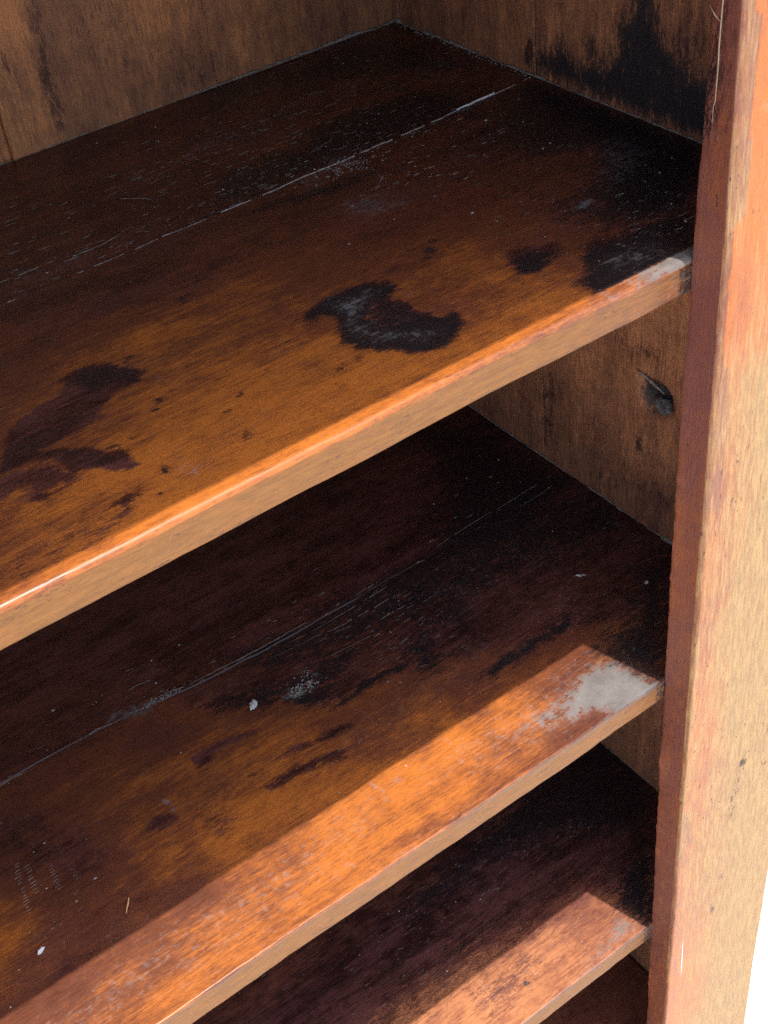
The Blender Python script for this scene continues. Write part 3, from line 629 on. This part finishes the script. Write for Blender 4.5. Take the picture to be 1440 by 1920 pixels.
def shelf(z, key, mat, seam, r_top, seed, dents=()):
    root = empty('shelf', book)
    b0 = .262
    # front board: profile in (y, z), from the back over the top to the front edge
    yb = b0 - .0005
    prof = [(yb, z - TH), (yb, z - .001), (yb - .0006, z - .0002)]
    prof += [(y, z) for y in span(yb - .0025, T + r_top + .001, .0024)]
    prof += arc((T + r_top, z - r_top), r_top, 90, 180, 5)
    prof += [(T, zz) for zz in span(z - r_top - .002, z - TH + .0025, .003)]
    prof += arc((T + .0018, z - TH + .0018), .0018, 180, 270, 3)
    prof += [(y, z - TH) for y in span(T + .03, yb - .03, .08)]

    def front(V):
        V = V.copy()
        f = np.clip((V[:, 1] - T - .03) / (b0 - T - .03), 0, 1)
        V[:, 1] += (seam(V[:, 0]) - b0) * f
        top = V[:, 2] > z - .004
        V[:, 2] += wobble(V[:, 0], .11, .00045, seed)
        fr = np.clip(1 - (V[:, 1] - T) / .006, 0, 1)
        V[:, 1] += fr * (wobble(V[:, 0], .045, .00035, seed + 1) + wobble(V[:, 0], .008, .00012, seed + 2))
        low = (V[:, 2] < z - TH + .003) & (fr > 0)
        V[:, 2] += low * wobble(V[:, 0], .03, .00018, seed + 3)
        rr = np.random.default_rng(seed)
        for dx, dy, ra, rb, dep in dents:
            q = ((V[:, 0] - dx) / ra) ** 2 + ((V[:, 1] - dy) / rb) ** 2
            w = np.clip(1.25 - q, 0, 1) * top
            V[:, 2] -= w * dep * (.35 + .9 * rr.random(len(V)))
        return V

    me, V = sweep(prof, XS, 'X', front)
    P = V[:, :2] * 1000
    c, glow = wear_shade(key, P)
    face = V[:, 2] < z - r_top * .75
    isf = face & (V[:, 1] < T + .006)
    pale = np.where(isf, np.interp(V[:, 0], [-.45, -.25, -.1, 0, .05], [1, .95, .8, .45, .3]), 0.0)
    if key != 'shelf1':
        pale = np.where(isf, np.interp(V[:, 0], [-.45, -.25, -.1, 0, .05], [.95, .9, .85, .75, .6]), 0.0)
    near = (V[:, 1] < T + .009) & ~isf
    if key == 'shelf1':            # the rubbed, bare end of the front edge
        bare = np.interp(V[:, 0], [-.13, -.05, -.01], [0, .5, 1.0])
        c['g'] = np.where(near, np.maximum(c['g'], bare), c['g'])
        glow = np.where(near, np.maximum(glow, .72), glow)  # sunlit front strip painted oranger along its length
        c['m'] = np.where(near, c['m'] * .5, c['m']); c['k'] = np.where(near, c['k'] * .3, c['k'])
    else:                          # paint and dirt rubbed off the sharp front corner
        c['g'] = np.where(isf & (V[:, 2] > z - .004), .72, c['g'])
    for ch in 'mk': c[ch] = np.where(isf, 0, c[ch])
    c['k'] = np.where(isf, .58 * np.clip((V[:, 0] + .0102) / .0012, 0, 1), c['k'])  # upright's shadow on the front edge, painted as a dark end strip
    c['m'] = np.where(isf, .12 + .14 * vnoise(V[:, [0, 2]] * 1000, 30, 9, 9), c['m'])
    c['g'] = np.where(isf & (V[:, 2] < z - .004), np.interp(V[:, 0], [-.2, -.03, -.01], [.1, .3, .55]), c['g'])
    glow = np.where(isf, .55, glow)
    set_wear_shade(me, c['m'], c['k'], c['g'], glow, pale)
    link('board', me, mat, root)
    # back board, a little lower, from the joint to the back panel
    ya = b0 + .0005
    prof = [(ya, z - TH), (ya, z - .0016), (ya + .0008, z - .0007)]
    prof += [(y, z - .0006) for y in span(ya + .003, D - .0015, .003)] + [(D - .0015, z - TH)]

    def back(V):
        V = V.copy()
        f = np.clip((D - V[:, 1]) / (D - b0), 0, 1)
        V[:, 1] += (seam(V[:, 0]) - b0) * f
        V[:, 2] += wobble(V[:, 0], .13, .0004, seed + 7)
        return V

    me, V = sweep(prof, XS, 'X', back)
    c, glow = wear_shade(key, V[:, :2] * 1000)
    set_wear_shade(me, np.maximum(c['m'], .42 if key == 'shelf1' else .5), c['k'], c['g'], np.maximum(glow, .05), np.zeros(len(V)))
    tag(link('board', me, mat, root), 'dark stained board at the back of the shelf')
    return root


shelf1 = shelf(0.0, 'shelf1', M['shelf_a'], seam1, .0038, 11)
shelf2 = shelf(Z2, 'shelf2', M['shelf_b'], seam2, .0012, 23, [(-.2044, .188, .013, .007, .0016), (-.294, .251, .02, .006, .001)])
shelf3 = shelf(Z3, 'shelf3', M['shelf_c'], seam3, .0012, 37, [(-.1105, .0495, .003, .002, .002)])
tag(shelf1, 'upper shelf, orange brown with black ink-like stains')
tag(shelf2, 'middle shelf with a crumbling knot and a grey bare end')
tag(shelf3, 'lower shelf, dark brown with a pinkish worn front, its sunlit strip painted brighter')

# right upright: front face, rounded inner corner and the red brown inner face
zs_b = [-.8335, -.6311, -.4821, -.3454, -.2391, -.1149, -.0469, .0003, .0689, .1391]
xb = [.0016, -.0006, -.0014, -.0021, -.0023, -.0016, -.0008, -.0001, .0012, .0026]
zs_f = [-.7965, -.5307, -.3268, -.1708, -.0725, -.0433, -.0011, .0644, .1459]
xf = [0, .0002, .0004, .0006, .0007, .0008, .0008, .0006, -.0002]


def stile(x0, x1, flip=False):
    W = x1 - x0
    fy, bw, bd = -.0018, .007, .0035
    prof = [(W, fy + .002), (W, T - .0004), (.0012, T - .0004), (.0003, T - .0009), (0, T - .002)]
    prof += [(0, y) for y in span(T - .0045, fy + bd + .001, .0025)]
    prof += [(bw - bw * math.cos(math.radians(a)), fy + bd - bd * math.sin(math.radians(a))) for a in (0, 15, 30, 45, 60, 75, 90)]
    prof += [(x, fy) for x in span(bw + .002, W - .004, .0026)]
    prof += [(W - .002, fy), (W - .0007, fy + .0007)]
    ST = [-1.06, -1.0] + span(-.96, .17, .0026) + [.2, .25, .3, .36]

    def df(V):
        V = V.copy(); z = V[:, 2]
        u = V[:, 0]; k = np.interp(z, [-.8, -.4, -.1, .15], [.16, .2, .55, 1.2])
        inb = u <= bw
        V[:, 0] = np.where(inb, u * k, bw * k + (u - bw) * (W - bw * k) / (W - bw))
        fb = np.clip(V[:, 1] / T, 0, 1)
        dx = np.interp(z, zs_f, xf) * (1 - fb) + np.interp(z, zs_b, xb) * fb
        w = np.clip(1 - u / .05, 0, 1)
        V[:, 0] += dx * w + np.clip(1 - u / .004, 0, 1) * fb ** 3 * (wobble(z, .006, .00035, 51) + wobble(z, .04, .0005, 52))
        V[:, 1] += np.clip(1 - fb, 0, 1) * (wobble(z, .05, .0003, 53) + wobble(z + u * 3, .012, .00012, 54))
        V[:, 0] += np.clip((u - W + .01) / .01, 0, 1) * wobble(z, .09, .0006, 55)
        V[:, 0] += x0
        if flip: V[:, 0] = x0 + x1 - V[:, 0]
        return V
    me, V = sweep(prof, ST, 'Z', df)
    front = V[:, 1] < fy + .0012
    c, glow = wear_shade('stile', V[:, [0, 2]] * 1000)
    c2, _ = wear_shade('stileside', V[:, [1, 2]] * 1000)
    zz = V[:, 2]
    side = (V[:, 0] < x0 + .005) & ~front
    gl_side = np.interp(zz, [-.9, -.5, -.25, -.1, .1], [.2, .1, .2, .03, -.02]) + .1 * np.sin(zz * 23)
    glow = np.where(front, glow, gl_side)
    for ch in 'mkg': c[ch] = np.where(front, c[ch], np.where(side, c2[ch], 0))
    bev = (V[:, 1] > fy + .0002) & (V[:, 1] < fy + bd) & (V[:, 0] < x0 + .012)
    c['g'] = np.where(bev, np.interp(zz, [-.3, .02], [.1, .5]), c['g'])  # grey of the sky's reflection painted on the rounded corner
    glow = np.where(bev, .35, glow)
    c['p'] = np.where(bev, .5, c['p'])
    c['p'] = np.where(front | bev, c['p'], np.where(side, np.interp(zz, [-.9, -.6, -.3], [.2, .1, .0]), 0))
    set_wear_shade(me, c['m'], c['k'], c['g'], glow, c['p'])
    return me


st_r = tag(link('stile', stile(0, .1222), M['stile'], book), 'worn right upright, orange above and pale tan below')
tag(link('stile', stile(XL - .0166, XL + .1056, True), M['stile'], book), 'left upright')

# raw splinters and a split along the upright's old edge
def rod(name, pts, r, mat, parent=None, sides=6, taper=True):
    pts = [Vector(p) for p in pts]
    V, F = [], []
    n = len(pts)
    for i, p in enumerate(pts):
        d = (pts[min(i + 1, n - 1)] - pts[max(i - 1, 0)]).normalized()
        a = d.orthogonal().normalized(); b = d.cross(a)
        rr = r * (1 - .75 * abs(2 * i / (n - 1) - 1) ** 2 if taper else 1)
        for k in range(sides):
            t = 2 * math.pi * k / sides
            V.append(p + (a * math.cos(t) + b * math.sin(t)) * rr)
    for i in range(n - 1):
        for k in range(sides):
            k2 = (k + 1) % sides
            F.append((i * sides + k, i * sides + k2, (i + 1) * sides + k2, (i + 1) * sides + k))
    F.append(tuple(range(sides))[::-1]); F.append(tuple(range((n - 1) * sides, n * sides)))
    me = bpy.data.meshes.new(name)
    me.from_pydata([tuple(v) for v in V], [], F)
    me.shade_smooth()
    return link(name, me, mat, parent)


def sx(z, y):
    f = max(0, min(1, y / T))
    return float(np.interp(z, zs_f, xf) * (1 - f) + np.interp(z, zs_b, xb) * f)


pts = []
for z in np.linspace(.0796, .165, 22):
    y = .0142 + .0012 * (z < .09) + float(wobble(z, .012, .0003, 61))
    pts.append((sx(z, y) - .0001, y, z + ZO))
tag(rod('splinter', pts, .00045, M['sliver'], st_r), 'long pale splinter lifting along the inner edge')
pts = [(sx(.131, .0150) - .0003, .0145, .131 + ZO), (sx(.134, .019) - .0008, .0185, .1335 + ZO), (sx(.136, .0225) - .001, .0222, .137 + ZO)]
rod('splinter', pts, .00045, M['sliver'], st_r)
pts = [(.0136 + .0018 * t, -.0019 - .0002 * math.sin(3 * t), -.661 - .071 * t + ZO) for t in np.linspace(0, 1, 9)]
tag(rod('splinter', pts, .0006, M['white'], st_r), 'straight pale sliver on the front of the upright')

# side panel: two upright boards with a joint, one with a knot
side_z = [-1.06, -1.0, -.9, -.75] + span(-.70, .17, .0034) + [.22, .3, .36]


KY, KZ, KA, KB = .1450, -.2125, .0175, .0165


def side_board(y0, y1, tongue, knot=False, x=S, sgn=1):
    th = .0164
    prof = [(th, y0 + (.004 if not tongue else .0)), (th, y1)]
    inner = [(0, y) for y in span(y1 - .0005, y0 + .0006, .003)]
    inner = [(.0005, y1)] + inner + [(.0005, y0)]
    prof = [(th, y0 - (.006 if tongue else 0)), (th, y1 - (0 if tongue else .0065)), (.009, y1 - (0 if tongue else .0065)), (.009, y1)] + inner
    prof += [(.0095, y0), (.0095, y0 - (.006 if tongue else 0))]
    rr = np.random.default_rng(5)

    def df(V):
        V = V.copy()
        face = V[:, 0] < .002
        V[:, 0] += face * (wobble(V[:, 1], .05, .0003, 71) + wobble(V[:, 2], .2, .0004, 72))
        if knot:
            q = ((V[:, 1] - KY) / KA) ** 2 + ((V[:, 2] - KZ) / KB) ** 2
            V[:, 0] += face * np.clip(1.2 - q, 0, 1) * .0085 * (.75 + .5 * rr.random(len(V)))
            gu = ((V[:, 1] - .157) * .786 + (V[:, 2] + .2025) * .618) / .0135
            gv = (-(V[:, 1] - .157) * .618 + (V[:, 2] + .2025) * .786) / .0048
            V[:, 0] += face * np.clip(1.1 - gu ** 2 - gv ** 2, 0, 1) * .0045 * (q > .8)
            q = ((V[:, 1] - .153 + .25 * (V[:, 2] + .200)) / .013) ** 2 + ((V[:, 2] + .1985 - .5 * (V[:, 1] - .153)) / .0045) ** 2
            V[:, 0] -= face * np.clip(1 - q, 0, 1) * .0028
        V[:, 0] = x + sgn * V[:, 0]
        return V
    me, V = sweep([(a, b) for a, b in prof], side_z, 'Z', df)
    c, glow = wear_shade('side', V[:, [1, 2]] * 1000)
    if knot:
        q = ((V[:, 1] - KY) / KA) ** 2 + ((V[:, 2] - KZ) / KB) ** 2
        gu = ((V[:, 1] - .157) * .786 + (V[:, 2] + .2025) * .618) / .0135
        gv = (-(V[:, 1] - .157) * .618 + (V[:, 2] + .2025) * .786) / .0048
        c['k'] = np.maximum(c['k'], np.maximum(np.clip(1.3 - q, 0, 1), .75 * np.clip(1.2 - gu ** 2 - gv ** 2, 0, 1)))  # darkness of the hole painted black into the recess
    set_wear_shade(me, c['m'], c['k'], c['g'], glow, np.zeros(len(V)))
    return me


sb = link('side_board', side_board(T, .2745, False, True), M['side'], book)
tag(sb, 'front side board with a loose knot and a black tide mark')
link('side_board', side_board(.2755, D + .009, True), M['side'], book)
link('side_board', side_board(T, .2745, False, False, XL, -1), M['side'], book)
link('side_board', side_board(.2755, D + .009, True, False, XL, -1), M['side'], book)

# the knot itself: a cracked grey plug half filling its hole
bm = bmesh.new()
bmesh.ops.create_icosphere(bm, subdivisions=3, radius=1)
for v in bm.verts:
    n = 1 + .16 * math.sin(v.co.y * 5 + v.co.z * 3) * math.cos(v.co.z * 7) + random.uniform(-.06, .06)
    if v.co.z > .25 and v.co.y < .3: n *= .78
    v.co = Vector((v.co.x * .0060 * n, v.co.y * .0108 * n, v.co.z * .0085 * n))
me = bpy.data.meshes.new('knot'); bm.to_mesh(me); bm.free()
kn = link('knot', me, M['knot'], sb)
me.shade_smooth()
kn.location = (S + .0068, .1415, -.2195 + ZO)

pts = [(S - .0006, .1665, -.1955 + ZO), (S - .0020, .1590, -.1945 + ZO), (S - .0026, .1510, -.1962 + ZO), (S - .0022, .1430, -.1990 + ZO), (S - .0008, .1365, -.2030 + ZO)]
tag(rod('splinter', pts, .0011, M['dust_pale'], sb), 'pale splintered lip over the knot hole')

# back panel of upright planks, lapped behind their open joint
edges = [(-.87, -.62, .001), (-.62, -.2283, .001), (-.2228, -.0575, .0004), (-.0575, S + .0160, .0)]
for i, (a, b, gap) in enumerate(edges):
    b2 = b - gap
    prof = [(a, D + .0006), (a, D + .0045), (a - (.012 if i else 0), D + .005), (a - (.012 if i else 0), D + .0095), (b2 - .013, D + .0095), (b2 - .013, D + .0047), (b2, D + .0044), (b2, D + .0006)]
    prof += [(x, D) for x in span(b2 - .0006, a + .0006, .0036)]
    if i == 3:
        prof = [(a, D + .0006), (a, D + .0045), (a - .012, D + .005), (a - .012, D + .0095), (S - .0006, D + .0095), (S - .0006, D + .0006)] + [(x, D) for x in span(S - .0012, a + .0006, .0036)]

    def df(V, i=i):
        V = V.copy()
        V[:, 1] += (V[:, 1] < D + .002) * (wobble(V[:, 0], .06, .0003, 81 + i) + [.0, .0005, .0, .0007][i])
        return V
    me, V = sweep(prof, [-1.06, -.9, -.7] + span(-.69, -.66, .01) + span(-.37, -.30, .01) + span(-.02, .13, .0036) + [.2, .36], 'Z', df)
    c, glow = wear_shade('back', V[:, [0, 2]] * 1000)
    set_wear_shade(me, c['m'], c['k'], c['g'], glow, np.zeros(len(V)))
    link('back_plank', me, M['back'], book)


# top, overhanging cornice and base
def box(name, x0, x1, y0, y1, z0, z1, mat, r=.003, label=None):
    bm = bmesh.new()
    bmesh.ops.create_cube(bm, size=1)
    for v in bm.verts:
        v.co = Vector(((x0 + x1) / 2 + v.co.x * (x1 - x0), (y0 + y1) / 2 + v.co.y * (y1 - y0), (z0 + z1) / 2 + v.co.z * (z1 - z0) + ZO))
    bmesh.ops.bevel(bm, geom=list(bm.edges), offset=r, segments=2, affect='EDGES')
    me = bpy.data.meshes.new(name); bm.to_mesh(me); bm.free()
    n = len(me.vertices); z = np.zeros(n)
    set_wear_shade(me, z, z, z, z + .4, z)
    o = link(name, me, mat, book)
    if label: tag(o, label)
    return o


CH = .361
box('top_board', XL - .04, .1222 + .05, .0317 - .198 * CH, D + .012, CH, CH + .022, M['shelf_a'], .003)
box('plinth', XL + .108, -.0025, .002, T - .002, -1.095, -.99, M['stile'], .002)
for x in (XL - .01, .06):
    box('foot', x, x + .05, .004, .06, -1.0995, -1.0602, M['stile'], .003)
    box('foot', x, x + .05, D - .06, D - .004, -1.0995, -1.0602, M['stile'], .003)
box('bottom_board', XL + .001, S - .0012, T + .0005, D - .0015, -1.0, -.98, M['shelf_c'], .002)


# ------------------------------------------------------------------ dust, cracks and scratches
def strip_mesh(lines, lift, cut=-9):
    """thin tapering ribs along polylines given as (width, [(x, y)...], z)"""
    V, F = [], []
    for wd, pts, z in lines:
        P = np.array(pts, float)
        seg = np.r_[0, np.cumsum(np.linalg.norm(np.diff(P, axis=0), axis=1))]
        n = max(4, int(seg[-1] / .0018))
        t = np.linspace(0, seg[-1], n)
        x = np.interp(t, seg, P[:, 0]); y = np.interp(t, seg, P[:, 1])
        s0 = int(rng.integers(1, 1e6))
        x = x; y = y + wobble(t, .006, .00022, s0)
        d = np.stack([np.gradient(x), np.gradient(y)], 1); d /= np.linalg.norm(d, axis=1)[:, None] + 1e-12
        nn = np.stack([-d[:, 1], d[:, 0]], 1)
        w = wd * .5 * np.clip(.75 + wobble(t, .004, .4, s0 + 1), .12, 1.6) * np.clip(np.minimum(t, seg[-1] - t) / .006 + .15, 0, 1)
        k = len(V)
        for i in range(n):
            V += [(x[i] + nn[i, 0] * w[i], y[i] + nn[i, 1] * w[i], z + lift * .3), (x[i], y[i], z + lift * 1.4), (x[i] - nn[i, 0] * w[i], y[i] - nn[i, 1] * w[i], z + lift * .3)]
        keep = wobble(t, .007, 1.0, s0 + 5) > cut
        for i in range(n - 1):
            a = k + i * 3
            if not keep[i]: continue
            F += [(a, a + 3, a + 4, a + 1), (a + 1, a + 4, a + 5, a + 2)]
    me = bpy.data.meshes.new('strip')
    me.from_pydata([(a, b, c + ZO) for a, b, c in V], [], F)
    me.update()
    return me


for key, z, root in (('shelf1', 0.0, shelf1), ('shelf2', Z2, shelf2)):
    for kind, nm, mt in (('d', 'dust_line', 'dust'), ('k', 'crack', 'crack')):
        ln = [(w * .75 / 1000, [(a / 1000, b / 1000) for a, b in pts], z) for c, w, pts in CRACKS[key] if c == kind]
        if ln:
            tag(link(nm, strip_mesh(ln, .0003, -.55), M[mt], root), kind='stuff')

# dust packed into the joint of the upper shelf, white filler in part of it
ln = []
for a, b, wd in ((-.47, -.30, .0006), (-.26, -.125, .0011), (-.125, -.03, .0016), (-.03, .035, .0012), (.063, .103, .0026)):
    xs = np.linspace(a, b, 30)
    ln.append((wd, [(x, float(seam1(x))) for x in xs], -.0004))
tag(link('dust_line', strip_mesh(ln, .0005, -1.1), M['dust_pale'], shelf1), kind='stuff')
xs = np.linspace(.033, .068, 20)
tag(link('filler', strip_mesh([(.0030, [(x, float(seam1(x))) for x in xs], -.0001)], .0009), M['white'], shelf1), 'white filler pressed into the joint')



def fillet(name, A, B, h, n, mat, parent, seed, du, dv, hmul=None):
    """an irregular bead of dust along the line A-B, spreading du on one face and dv on the other"""
    A, B, du, dv = map(Vector, (A, B, du, dv))
    V, F = [], []
    t = np.linspace(0, 1, n); Ln = (B - A).length
    a = h * np.clip(.8 + wobble(t * Ln, .004, .3, seed) + wobble(t * Ln, .03, .35, seed + 1), .12, 2.2)
    b = h * np.clip(.7 + wobble(t * Ln, .004, .3, seed + 2) + wobble(t * Ln, .03, .35, seed + 3), .12, 2.2)
    if hmul:
        a = a * np.interp(t, *hmul); b = b * np.interp(t, *hmul)
    for i in range(n):
        p = A.lerp(B, float(t[i]))
        m = du * a[i] * .42 + dv * b[i] * .42 + (du + dv) * random.uniform(-.0001, .00015)
        for q in (p + du * a[i] + dv * .0001, p + m, p + dv * b[i] + du * .0001, p - (du + dv) * .0006):
            V.append((q.x, q.y, q.z + ZO))
    for i in range(n - 1):
        for k in range(3):
            F.append((i * 4 + k, i * 4 + k + 1, i * 4 + 5 + k, i * 4 + 4 + k))
    me = bpy.data.meshes.new(name); me.from_pydata(V, [], F); me.update(); me.shade_smooth()
    return tag(link(name, me, mat, parent), kind='stuff')


fillet('dust_bead', (S, .03, 0), (S, D, 0), .0015, 220, M['dust_mid'], shelf1, 101, (-1, 0, 0), (0, 0, 1), ([0, .3, .6, .8, 1], [1.0, .9, 1.0, 1.0, 1.8]))
fillet('dust_bead', (-.30, D, -.0005), (S, D, -.0005), .0015, 220, M['dust_mid'], shelf1, 105, (0, -1, 0), (0, 0, 1), ([0, .3, .6, .85, 1], [.4, .5, .9, 1.2, 2.2]))
fillet('dust_bead', (S, .03, Z2), (S, D, Z2), .0014, 220, M['dust_mid'], shelf2, 109, (-1, 0, 0), (0, 0, 1), ([0, .2, .4, 1], [1.8, 1.4, .7, 1.0]))
fillet('dust_bead', (S, .03, Z3), (S, D, Z3), .0014, 200, M['dust'], shelf3, 113, (-1, 0, 0), (0, 0, 1))


def specks(name, spots, mat, parent):
    V, F = [], []
    for x, y, z, r in spots:
        k = len(V)
        s = [random.uniform(.6, 1.4) for _ in range(3)]
        a = random.uniform(0, 3.14)
        for dx, dy, dz in ((1, 0, .25), (-1, 0, .25), (0, 1, .25), (0, -1, .25), (0, 0, .9), (0, 0, -.2)):
            px, py = dx * math.cos(a) - dy * math.sin(a) * .7, dx * math.sin(a) + dy * math.cos(a) * .7
            V.append((x + px * r * s[0], y + py * r * s[1], z + dz * r * s[2] + ZO))
        for q in ((0, 2, 4), (2, 1, 4), (1, 3, 4), (3, 0, 4), (2, 0, 5), (1, 2, 5), (3, 1, 5), (0, 3, 5)):
            F.append(tuple(k + i for i in q))
    me = bpy.data.meshes.new(name); me.from_pydata(V, [], F); me.update()
    return tag(link(name, me, mat, parent), kind='stuff')


def scatter(n, z, x0, x1, y0, y1, r0, r1):
    return [(random.uniform(x0, x1), random.uniform(y0, y1), z, r0 + (r1 - r0) * random.random() ** 5) for _ in range(n)]


specks('dust_specks', scatter(420, 0, -.46, S - .004, T + .008, D - .006, .00016, .0010)
       + scatter(60, 0, .02, S - .003, .05, .3, .0002, .0013)
       + [(.0592, .1063, 0, .0016), (.0331, .1836, 0, .0014), (.0717, .2531, 0, .0013), (.0356, .244, 0, .0013), (-.013, .262, 0, .001)]
       + [(S - random.uniform(.001, .006), random.uniform(.28, .43), 0, random.uniform(.0003, .0011)) for _ in range(60)], M['dust_pale'], shelf1)
specks('dust_specks', scatter(420, Z2, -.50, S - .004, T + .008, .3, .00018, .0011)
       + scatter(70, Z2, -.50, -.33, .09, .2, .0003, .0013), M['dust_pale'], shelf2)
specks('dust_specks', scatter(300, Z3, -.32, S - .004, T + .006, .35, .0002, .0010), M['dust_pale'], shelf3)

specks('crumbs', [(-.2044 + random.gauss(-.002, .008), .188 + random.gauss(0, .0035), Z2 - .0006, random.uniform(.0003, .0014)) for _ in range(170)]
       + [(-.196 + random.gauss(0, .003), .200 + random.gauss(0, .0025), Z2, random.uniform(.0003, .0010)) for _ in range(50)]
       + [(-.294 + random.gauss(0, .012), .2505 + random.gauss(0, .0022), Z2 - .0004, random.uniform(.0003, .0010)) for _ in range(150)], M['dust_mid'], shelf2)
specks('crumbs', [(-.075 + random.gauss(0, .016), .258 + random.gauss(0, .006), 0, random.uniform(.0003, .0012)) for _ in range(130)], M['dust_mid'], shelf1)

# ladder-like chatter marks scratched across the middle shelf, and stray scratches
ln = []
for ax, ay, bx, by, n in LADDERS:
    for i in range(n):
        t = i / (n - 1)
        x = (ax + (bx - ax) * t) / 1000 + random.uniform(-.0005, .0005); y = (ay + (by - ay) * t) / 1000
        h = random.uniform(.0011, .0024)
        ln.append((random.uniform(.0004, .0008), [(x - h, y - h * .1), (x, y), (x + h, y + h * .12)], Z2))
tag(link('scratches', strip_mesh(ln, .0002), M['dust_pale'], shelf2), 'ladder-like chatter marks', kind='stuff')


def flecks(name, zones, mat, parent, drop=None):
    """short rubbed-through flecks that follow the grain, clustered in zones (n, x, y, rx, ry, longest)"""
    ln = []
    for n, x0, y0, rx, ry, lng in zones:
        for _ in range(n):
            x, y = random.gauss(x0, rx), random.gauss(y0, ry)
            if not (-.5 < x < S - .006 and T + .012 < y < D - .008): continue
            h = .0004 + lng * random.random() ** 1.7 * .5
            a = random.gauss(0, .12)
            zz = drop(x, y) if drop else 0
            ln.append((random.choice((.0003, .0004, .0006, .0009, .0013)) * random.uniform(.7, 1.2), [(x - h, y - h * a), (x, y), (x + h, y + h * a)], zz))
    return tag(link(name, strip_mesh(ln, .00018), mat, parent), kind='stuff')


d1 = lambda x, y: -.0006 if y > seam1(x) else 0.0
flecks('scratches', [(90, -.17, .345, .05, .025, .007), (60, -.04, .31, .04, .025, .009), (60, -.30, .30, .05, .02, .009), (70, -.08, .345, .05, .03, .006), (60, 0, .40, .06, .025, .003),
                     (150, -.12, .275, .06, .012, .005), (120, -.33, .24, .06, .03, .006), (80, -.3, .2, .08, .05, .004), (140, .05, .16, .03, .05, .004), (90, .03, .07, .03, .02, .005), (60, -.1, .12, .1, .04, .003)], M['dust'], shelf1, d1)
flecks('scratches', [(40, -.04, .262, .03, .012, .004), (60, -.16, .1, .025, .012, .004), (50, -.05, .215, .03, .015, .004), (30, .03, .06, .02, .02, .005), (40, -.3, .15, .1, .06, .003)], M['dust_pale'], shelf1, d1)
flecks('scratches', [(170, -.05, .2, .07, .03, .006), (110, -.2, .22, .08, .03, .006), (90, .03, .12, .04, .04, .004), (120, -.38, .15, .06, .05, .003), (90, -.25, .1, .08, .04, .003), (120, -.2, .055, .12, .02, .003)], M['dust_mid'], shelf2, lambda x, y: Z2)
flecks('scratches', [(60, -.1, .19, .1, .03, .005), (40, -.38, .12, .05, .03, .003), (70, -.25, .055, .12, .02, .003), (25, -.02, .05, .02, .015, .004)], M['dust_pale'], shelf2, lambda x, y: Z2)
flecks('scratches', [(260, -.02, .2, .06, .05, .004), (160, -.15, .13, .06, .04, .004), (60, -.08, .05, .06, .015, .003)], M['dust_mid'], shelf3, lambda x, y: Z3)


# ------------------------------------------------------------------ small things lying on the shelves
def lump(name, loc, size, rot, mat, label, cat, group=None, jag=.2, sub=2):
    bm = bmesh.new()
    bmesh.ops.create_icosphere(bm, subdivisions=sub, radius=1)
    for v in bm.verts:
        f = 1 + random.uniform(-jag, jag)
        v.co = Vector((v.co.x * size[0] * f, v.co.y * size[1] * f, v.co.z * size[2] * f))
    lo = min(v.co.z for v in bm.verts)
    for v in bm.verts: v.co.z -= lo
    me = bpy.data.meshes.new(name); bm.to_mesh(me); bm.free()
    o = link(name, me, mat)
    o.location = (loc[0], loc[1], loc[2] + ZO + .0001)
    o.rotation_euler = (0, 0, rot)
    return tag(o, label, cat, group=group)


lump('paint_flake', (-.2429, .1975, Z2), (.0046, .0027, .0014), .9, M['flake'], 'crumpled pale grey flake lying left of the crumbling knot on the middle shelf', 'flake', jag=.3)
lump('grain', (.0256, .1427, Z2), (.0026, .0008, .0007), 2.2, M['flake'], 'left of the two tiny white grains side by side on the middle shelf', 'grain', 'white grains on the middle shelf', jag=.05)
lump('grain', (.0290, .1409, Z2), (.0024, .0007, .0006), 2.3, M['dust_pale'], 'right, greyer one of the two tiny grains side by side on the middle shelf', 'grain', 'white grains on the middle shelf', jag=.05)
lump('crumb', (.0587, .1021, Z2), (.0019, .0013, .001), .6, M['crumb'], 'yellowish crumb at the right end of the middle shelf near the upright', 'crumb', jag=.2)
lump('plaster_bit', (-.4519, .1125, Z2), (.0030, .0014, .0012), .45, M['white'], 'white crumb of plaster in the lower left corner on the middle shelf', 'crumb', jag=.25)
pts = [(-.3905, .1128, Z2 + ZO + .0006), (-.3908, .1104, Z2 + ZO + .0016), (-.3925, .1075, Z2 + ZO + .0022), (-.3950, .1048, Z2 + ZO + .0014), (-.3972, .1022, Z2 + ZO + .0006)]
tag(rod('wood_fibre', pts, .00055, M['fibre']), 'curved straw coloured fibre lying on the middle shelf in front of the ladder marks', 'fibre')
